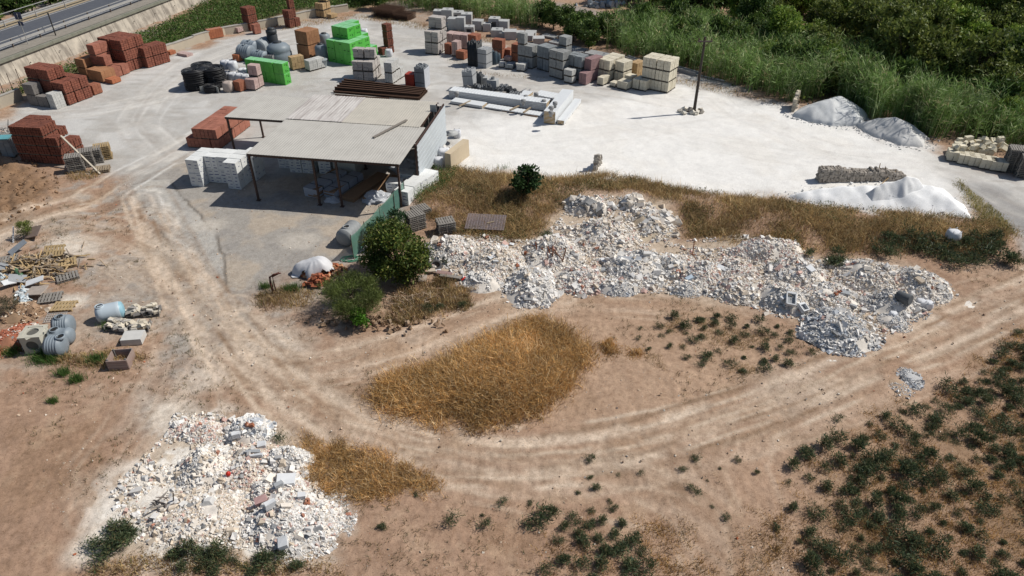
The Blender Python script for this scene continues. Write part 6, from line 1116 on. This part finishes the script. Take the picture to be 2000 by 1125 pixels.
# canes: one mass
def reeds():
    A = [(690, 8), (740, 10), (830, 22), (905, 28), (960, 42), (1040, 58), (1062, 56), (1060, 40), (1000, 22), (900, 0), (850, -30), (700, -40)]; B = [(1180, 96), (1230, 112), (1330, 135), (1430, 165), (1545, 200), (1570, 196), (1630, 186), (1672, 212), (1700, 226), (1765, 236), (1830, 268), (1900, 285), (2060, 305), (2400, 400), (2400, 300), (2000, 238), (1800, 178), (1640, 130), (1500, 92), (1360, 62), (1280, 62), (1200, 78)]
    T_ = inpoly(70, [(1640, 184), (1690, 200), (1724, 226), (1706, 238), (1684, 216), (1640, 202)]); T2 = inpoly(50, [(1745, 232), (1800, 246), (1830, 264), (1812, 268), (1785, 252), (1745, 242)]); C = np.concatenate([inpoly(330, A), inpoly(1050, B), T_, T2]); k = 12; n = len(C)*k; base = np.repeat(C, k, 0)+np.column_stack([rng.normal(0, .38, (n, 2)), np.zeros(n)]); low = np.repeat(rng.uniform(.75, 1.15, len(C)), k)*(1+.35*(fbm(base[:, 0]*.15, base[:, 1]*.15, 2, 31)-.5)); Hh = 3.4*low*rng.uniform(.7, 1.1, n); Hh[-120*k:] *= 1.3; lean = rng.normal(0, .16, (n, 2))
    tone = np.repeat(.65+.8*fbm(C[:, 0]*.25, C[:, 1]*.25, 2, 44), k)[:, None]
    cl = pal(n, (4, (.15, .245, .06)), (3, (.21, .315, .10)), (2, (.33, .40, .19)), (.6, (.42, .38, .2)))*tone
    m = 6; f = rng.uniform(.22, 1, (n, m)); P = np.repeat(base, m, 0); fl = f.ravel(); P[:, :2] += np.repeat(lean, m, 0)*(fl**1.5*np.repeat(Hh, m))[:, None]; P[:, 2] += fl*np.repeat(Hh, m)
    a = rng.uniform(0, 2*pi, n*m); d = np.column_stack([np.cos(a), np.sin(a), rng.uniform(-.2, 1.9, n*m)]); cols = np.repeat(cl, m, 0)*(rng.uniform(.8, 1.2, (n*m, 1))); me = leafmesh('canes', P, rng.uniform(.5, 1.0, n*m), rng.uniform(.05, .085, n*m), cols, dirs=d)
    link('cane_leaves', me, leafm, None, 'tall green cane thicket along the far edge of the yard', 'canes', None, 'stuff')
    link('cane_stems', blades('cane_stems', base, Hh, np.full(n, .05), np.abs(lean[:, 0]), cl*.9), leafm, None, 'stems of the cane thicket along the yard edge', 'canes', None, 'stuff')
    # understorey weeds so no bare soil shows between canes and trees
    U = [(690, 2), (830, 18), (960, 42), (1060, 62), (1180, 96), (1430, 168), (1560, 205), (1700, 222), (1850, 275), (2050, 310), (2500, 400), (2600, 0), (2500, -120), (1600, -150), (1260, -40), (1200, 50), (1060, 44), (900, 0), (750, -30)]
    P = inpoly(36000, U); P = P[P[:, 1] < 134]; n = len(P); P[:, 2] += rng.uniform(0, 1.0, n)**1.5*1.5; link('undergrowth', leafmesh('undergrowth', P, rng.uniform(.35, .8, n), rng.uniform(.12, .26, n), pal(n, *DK)*rng.uniform(.7, 1.3, (n, 1))), leafm, None, 'dark undergrowth beneath the trees and canes', 'undergrowth', None, 'stuff')
reeds()
# green weeds on the bank below the road wall and small weedy spots
def weeds(poly, n, hmin, hmax, cols, name, lab, leaf=True, L=.2, W=.1, dens=None):
    P = inpoly(n, poly, dens); P[:, 2] += rng.uniform(0, 1, n)*(hmin+(hmax-hmin)*fbm(P[:, 0]*.8, P[:, 1]*.8, 3, 19)); link(name, leafmesh(name, P, rng.uniform(.6, 1.3, n)*L, rng.uniform(.6, 1.2, n)*W, pal(n, *cols)*(.7+.6*fbm(P[:, 0]*.7, P[:, 1]*.7, 2, 23))[:, None]), leafm, None, lab, 'weeds', None, 'stuff')
weeds([(-60, 225), (0, 198), (70, 160), (140, 132), (225, 90), (330, 48), (400, 10), (440, -10), (860, -40), (700, 16), (600, 18), (545, 30), (478, 52), (440, 56), (380, 74), (322, 100), (250, 90), (190, 125), (140, 150), (60, 178), (0, 208)], 46000, .25, 1.15, ((4, (.06, .115, .022)), (3, (.095, .165, .032)), (1, (.15, .20, .05)), (.3, (.26, .21, .1))), 'green_weeds', 'thick green weeds on the bank between road wall and yard wall', L=.28, W=.13)
GRS = ((3, (.055, .12, .025)), (2, (.085, .165, .035)), (1, (.13, .17, .05)))
def dry(poly, n, hh, cols, lab, lean=.4, w=.03, name='dry_grass', dens=None, clump=.5, tr=.15):
    P = inpoly(n, poly, dens); nz = fbm(P[:, 0]*1.4, P[:, 1]*1.4, 3, 57)-.5; P = P[sdf(P[:, 0], P[:, 1], poly)+nz*(2.6 if n > 5000 else 1.6)+rng.normal(0, .22, n) > .18]; n = len(P); P[:, :2] += rng.normal(0, .13, (n, 2)); cl = fbm(P[:, 0]*1.1, P[:, 1]*1.1, 3, 29); H = hh*(.45+clump*1.3*cl)*rng.uniform(.6, 1.15, n); e = np.clip(sdf(P[:, 0], P[:, 1], poly)/.5, .25, 1); tone = (.55+.9*fbm(P[:, 0]*.7, P[:, 1]*.7, 3, 51))[:, None]
    if n > 5000:
        nt_ = n//34; T = P[rng.choice(n, nt_, replace=False)]; k = rng.integers(0, nt_, n); own = rng.uniform(size=n) < .72; rad = rng.normal(0, tr, (n, 2)); P[own, :2] = T[k[own], :2]+rad[own]; tt_ = (rng.uniform(.38, 1.55, nt_)*(.7+.6*fbm(T[:, 0]*.45, T[:, 1]*.45, 2, 77)))[k]; H = np.where(own, H*rng.uniform(.6, 1.35, nt_)[k], H*.6); tone = tone*np.where(own, tt_, .8)[:, None]; P[:, 2] = hz(P[:, 0], P[:, 1])-.02
    link(name, blades(name, P, H*e, np.full(n, w)*rng.uniform(.6, 1.3, n), lean*rng.uniform(.3, 1.6, n), pal(n, *cols)*tone), drym, None, lab, 'dry grass', None, 'stuff')
GD = ((4, (.66, .415, .165)), (3, (.51, .295, .11)), (2.5, (.78, .60, .35)), (1.4, (.28, .175, .085))); GC = ((4, (.47, .34, .165)), (3, (.36, .235, .11)), (2.2, (.62, .48, .27)), (1.5, (.22, .145, .08)), (.9, (.17, .185, .07)))
dry([(1050, 625), (1115, 640), (1150, 690), (1132, 740), (1062, 800), (955, 842), (840, 834), (710, 785), (725, 752), (830, 722), (930, 672), (1000, 635)], 95000, .52, GD, 'golden dry grass patch in the bend of the track', .9, .022, tr=.34)
dry([(592, 852), (700, 870), (800, 908), (862, 942), (850, 968), (700, 985), (625, 968), (586, 915)], 30000, .28, GD, 'golden dry grass tuft beside the near rubble dump', .95, .018, tr=.16)
BK_ = [(835, 340), (900, 328), (1060, 347), (1180, 340), (1290, 366), (1400, 380), (1550, 395), (1700, 412), (1850, 425), (1960, 440), (1985, 478), (1900, 500), (1720, 500), (1600, 490), (1430, 476), (1345, 462), (1325, 410), (1250, 388), (1150, 385), (1085, 415), (1055, 460), (1010, 478), (850, 462), (812, 405)]
dry(BK_, 105000, .52, GC, 'brown dry grass bank between the white yard and the rubble', .95, .026, tr=.32, dens=lambda x, y: .12+.88*(fbm(x*.55, y*.55, 3, 140) > .43))
dry(BK_, 3400, 1.0, ((2, (.40, .26, .10)), (2, (.27, .16, .07)), (1, (.16, .12, .06))), 'tall dry seed stalks over the grass bank', .25, .022, 'dry_stalks')
weeds(BK_, 9000, .1, .6, ((2, (.12, .135, .05)), (2, (.08, .10, .035)), (1, (.16, .12, .06))), 'bank_weeds', 'patchy green weeds in the dry grass bank', L=.16, W=.06, dens=lambda x, y: fbm(x*.4, y*.4, 2, 88) > .53)
weeds([(800, 395), (850, 335), (900, 330), (870, 380), (820, 415)], 2600, .2, .9, GRS, 'bank_weeds', 'green weeds by the fence end at the shed corner', L=.2, W=.05)
dry([(780, 565), (850, 540), (930, 560), (935, 598), (860, 625), (760, 640), (745, 615)], 9000, .5, GC, 'dry brown grass behind the bushes by the rubble', .5); dry([(495, 572), (560, 552), (630, 570), (600, 605), (520, 612), (485, 600)], 2200, .45, GC, 'sparse dry grass round the rusty iron bundle', .5); dry([(1165, 668), (1195, 655), (1215, 690), (1180, 705)], 1300, .5, GD, 'small golden grass tuft beside the big golden patch'); dry([(1215, 675), (1260, 680), (1270, 705), (1225, 702)], 1000, .4, GD, 'low golden grass tuft near the scattered weeds')
dry([(85, 685), (150, 690), (230, 680), (280, 690), (300, 700), (230, 735), (150, 725), (70, 712)], 2600, .45, GC, 'dry grass round the wooden bin and grey tanks', .5); dry([(1870, 350), (1910, 385), (1960, 420), (1990, 470), (1940, 470), (1900, 425), (1860, 365)], 3200, .45, ((3, (.33, .29, .12)), (2, (.4, .33, .16)), (1, (.15, .17, .06))), 'yellowish grass wedge between white sand and road bend'); dry([(190, 1085), (330, 1075), (500, 1085), (640, 1085), (700, 1140), (150, 1140)], 4200, .35, GC, 'dry grass fringe at the near edge of the dump', .5)
dry([(120, 335), (215, 330), (200, 350), (130, 362)], 900, .4, GC, 'dry grass beneath the leaning timber pole'); dry([(640, 26), (720, 30), (860, 48), (990, 82), (960, 88), (830, 62), (700, 40)], 2600, .4, GC, 'dry grass edge along the chambers and rebar'); dry([(1000, 85), (1190, 122), (1430, 172), (1540, 210), (1500, 205), (1180, 135), (1010, 98)], 3200, .35, GC, 'dry grass edge along the lintel bundles'); dry([(480, 60), (600, 38), (690, 32), (680, 42), (560, 60)], 1300, .3, GC, 'dry grass fringe below the cream wall'); dry([(860, 105), (960, 140), (1080, 150), (1060, 160), (930, 148), (870, 120)], 900, .2, GC, 'straw scattered between the terracotta packs and posts')
FIELD = [(1560, 900), (1650, 830), (1800, 770), (1900, 700), (2000, 640), (2200, 560), (2400, 1250), (1100, 1250), (1050, 1060), (1150, 1010), (1300, 1010), (1450, 1040), (1500, 960)]
dry(FIELD, 100000, .2, ((3, (.50, .32, .125)), (2, (.36, .22, .095)), (1.5, (.18, .13, .07))), 'thin dry undergrowth between the dark weeds of the near field', .7, .02, dens=lambda x, y: .15+.85*(fbm(x*.5, y*.5, 3, 62) > .46)); dry([(1230, 640), (1330, 610), (1480, 640), (1590, 690), (1480, 740), (1300, 740), (1220, 690)], 3200, .2, GC, 'thin dry grass between the weeds past the golden patch', .7, .02, dens=lambda x, y: fbm(x*.6, y*.6, 3, 63) > .52)
def sprigs():
    n = 15000; q = np.column_stack([rng.uniform(-36, 36, n*3), 10+rng.uniform(0, 1, n*3)**1.2*36]); q = q[np.abs(q[:, 0]) < q[:, 1]*.85+3]
    k = (sdf(q[:, 0], q[:, 1], YARD) < -.3) & (sdf(q[:, 0], q[:, 1], GRAVEL) < 0) & (fbm(q[:, 0]*.45, q[:, 1]*.45, 3, 14) > .515); q = q[k]
    for pl, g_, w_, s_ in TRK[:3]: q = q[polydist(q[:, 0], q[:, 1], np.array([at0(*p) for p in pl])) > 1.5]
    q = np.repeat(q[:4600], 6, 0)+rng.normal(0, .07, (min(len(q), 4600)*6, 2)); n = len(q); P = np.column_stack([q, hz(q[:, 0], q[:, 1])])
    link('sparse_weeds', blades('sparse_weeds', P, rng.uniform(.04, .17, n), np.full(n, .022), rng.uniform(.3, 1.3, n), pal(n, (3, (.15, .125, .06)), (2, (.075, .10, .04)), (2, (.34, .24, .12)), (1, (.12, .08, .05)))), drym, None, 'tiny sprigs of weed scattered over the bare soil', 'weeds', None, 'stuff')
sprigs()
# the dark field weeds: each bush a thing
WB = []
for v in range(6):
    n = (300, 420, 520, 600, 360, 480)[v]; r = rng.uniform(.34, .6); P, q = blobpts(n, 16, r, .55, .02, .17, .3); P[:, 2] = np.abs(P[:, 2])*.9+.03; P[:, 0] *= rng.uniform(.7, 1.5); P[:, :2] *= np.where(rng.uniform(size=(n, 1)) < .25, 1.5, 1.); WB.append(leafmesh('weed_bush', P, rng.uniform(.08, .27, n), rng.uniform(.02, .045, n), pal(n, (3, (.048, .072, .036)), (3, (.075, .105, .048)), (2, (.13, .155, .07)), (1.1, (.23, .18, .09)))*rng.uniform(.75, 1.25, 16)[q][:, None], .8))
for m_ in WB: m_.materials.append(leafm)
NWB = 0
def wbush(px, py, s, lab, grp):
    global NWB
    o = link('weed_bush', random.choice(WB), None, None, lab, 'weed bush', grp, None, P3(px, py), random.uniform(0, 6.2)); o.scale = (s*random.uniform(.85, 1.2), s*random.uniform(.85, 1.2), s*random.uniform(.7, 1.1)); NWB += 1
def field(poly, n, lab, grp, s0, s1, mind, dens=None):
    P = inpoly(n*14, poly, dens); ok = []
    for p in P:
        if len(ok) < n and all((p[0]-q[0])**2+(p[1]-q[1])**2 > mind**2 for q in ok): ok.append(p)
    for p in ok:
        global NWB; o = link('weed_bush', random.choice(WB), None, None, lab, 'weed bush', grp, None, Vector(p)-Vector((0, 0, .03)), random.uniform(0, 6.2)); s = random.uniform(s0, s1); o.scale = (s*random.uniform(.8, 1.3), s*random.uniform(.8, 1.3), s*random.uniform(.7, 1.1)); NWB += 1
DN = lambda x, y: .18+.82*(fbm(x*.42, y*.42, 3, 64) > .47)
field([(1640, 1000), (1700, 900), (1830, 830), (1930, 740), (2010, 690), (2060, 1140), (1560, 1140)], 150, 'dark green weed bush in the dense weed patch of the near field', 'weeds of the dense field patch', .35, 1.1, .5, DN)
field([(1550, 900), (1650, 850), (1790, 790), (1900, 720), (1990, 640), (2000, 700), (1850, 830), (1700, 910), (1640, 1000), (1590, 1080), (1500, 1060)], 52, 'scattered dark weed bush along the track side of the near field', 'weeds along the track side', .35, 1.05, .6)
field([(1060, 1140), (1080, 1050), (1120, 1010), (1180, 985), (1230, 1020), (1270, 1080), (1280, 1140)], 26, 'dark weed bush in the clump at the bottom of the near field', 'weeds of the bottom clump', .4, .95, .5)
field([(1235, 650), (1300, 610), (1400, 620), (1500, 625), (1600, 690), (1500, 735), (1400, 730), (1330, 700), (1250, 690)], 46, 'small weed bush on bare soil between golden grass and rubble', 'weeds past the golden grass', .3, .8, .62)
field([(1700, 480), (1760, 468), (1850, 478), (1960, 480), (1975, 520), (1900, 522), (1820, 506), (1730, 505)], 26, 'dark tall weed bush at the far end of the rubble belt', 'shrubs at the end of the rubble', .8, 1.6, .6)
field([(1150, 900), (1400, 880), (1500, 900), (1480, 1040), (1320, 1000), (1000, 1000), (700, 1080), (760, 970), (1000, 960)], 20, 'tiny weed tuft on the bare soil of the near field', 'tiny weeds on bare soil', .12, .5, .6)
field([(180, 1080), (220, 1040), (260, 1020), (265, 1060), (200, 1110)], 7, 'weed bush at the near corner of the white dump', 'weeds at the dump corner', .8, 1.2, .35)
field([(340, 1090), (420, 1075), (500, 1085), (620, 1095), (560, 1125), (350, 1125)], 16, 'weed bush in the dry fringe below the white dump', 'weeds below the dump', .4, .95, .35)
for x, y, s in ((885, 1018, .8), (945, 1028, .7), (980, 985, .6), (1060, 1015, 1.1), (1045, 1028, .9), (1080, 1005, .8), (545, 858, .65), (372, 1080, 1.2), (1630, 520, 1.6), (1638, 508, 1.4), (1520, 528, 1.2), (1580, 500, 1.0), (1710, 525, .8), (1830, 560, .7), (1480, 500, .9), (1000, 515, .8), (1090, 510, .6), (870, 515, .8), (1065, 462, .9), (840, 610, .9), (860, 605, .7), (905, 600, .7), (490, 1000, .01), (1635, 822, .6), (1340, 640, .8), (1430, 715, .8)):
    if s > .1: wbush(x, y, s, f'weed bush by itself on bare soil or rubble', 'lone weeds')
for px, py, n, s, lab in ((95, 700, 900, .8, 'bright green grass clump in front of the grey tanks'), (25, 690, 260, .5, 'green grass tuft below the red tiles'), (125, 730, 260, .4, 'green grass tuft on the soil near the bin'), (150, 742, 260, .4, 'second green grass tuft nearer the track'), (105, 786, 130, .25, 'small lone green grass tuft on the bare soil'), (570, 566, 500, .5, 'green grass clump beside the rusty irons'), (520, 562, 220, .45, 'pale green tuft behind the rusty irons'), (215, 640, 300, .4, 'green weeds under the pale tank'), (190, 705, 380, .5, 'green weeds in front of the wooden bin'), (1560, 388, 60, .3, 'small green tuft at the sand edge'), (985, 330, 40, .6, 'thin green stalks at the yard edge of the bank')):
    P = rng.normal(0, s*.5, (n, 3))*np.array([1, .7, 0]); link('grass_tuft', blades('grass_tuft', P, rng.uniform(.25, .55, n)*(.6+s*.6), np.full(n, .022), rng.uniform(.2, .7, n), pal(n, *GRS)), leafm, None, lab, 'grass tuft', None, None, P3(px, py))
def brush():
    q = P3(815, 590); n = 150; P = rng.normal(0, 1, (n, 3))*np.array([1.6, .6, .12]); P[:, 2] = np.abs(P[:, 2])+.03; link('dead_branches', chunks('dead_branches', P, np.column_stack([rng.uniform(.12, .5, n), np.full(n, .014), np.full(n, .012)]), pal(n, (3, (.42, .33, .24)), (2, (.28, .21, .15))), .2, .3), stonem, None, 'dead branches scattered below the big tree and rubble', 'branches', None, 'stuff', q)
    q = P3(735, 632); n = 130; P = rng.normal(0, 1, (n, 3))*np.array([1.5, .4, .1]); P[:, 2] = np.abs(P[:, 2]); link('earth_clods', chunks('earth_clods', P, rng.uniform(.025, .13, (n, 3)), pal(n, (3, (.27, .18, .115)), (1, (.36, .27, .19))), .35, 1), stonem, None, 'brown earth clods heaped in front of the feathery shrub', 'earth', None, 'stuff', q)
brush()
# wire fence posts along the wall foot
for i, (x, y) in enumerate(((8, 182), (24, 172), (41, 163), (58, 158))): MB().lathe([(.035, 0), (.035, 1.5)], 6).box((0, 0, .05), (.14, .14, .1)).build('fence_post', steel, None, label='thin dark wire fence post in the weeds by the low wall', cat='fence post', group='wire fence posts below the road', loc=P3(x, y))
# land beyond the dark trees
for i, (x, y, w_, d_, h, m, lab) in enumerate(((1180, 12, 3., 1.5, .6, slabm, 'far pale rubble mound beyond the dark trees'), (1163, 13, 1.2, 1., .8, greyslab, 'far grey junk pile beyond the dark trees'))):
    n = 40; P = rng.normal(0, .4, (n, 3))*np.array([w_, d_, h]); P[:, 2] = np.abs(P[:, 2]); link('far_rubble', chunks('far_rubble', P, rng.uniform(.1, .4, (n, 3)), pal(n, (2, (.5, .52, .52)), (1, (.3, .33, .34)))), stonem, None, lab, 'rubble', None, 'stuff', P3(x, y))
_l = [o for o in SC.objects if o.get('label') and not 4 <= len(o['label'].split()) <= 16]
for o in _l: print('LABEL', o.name, o['label'])
print('objects', len(SC.objects), 'weeds', NWB)
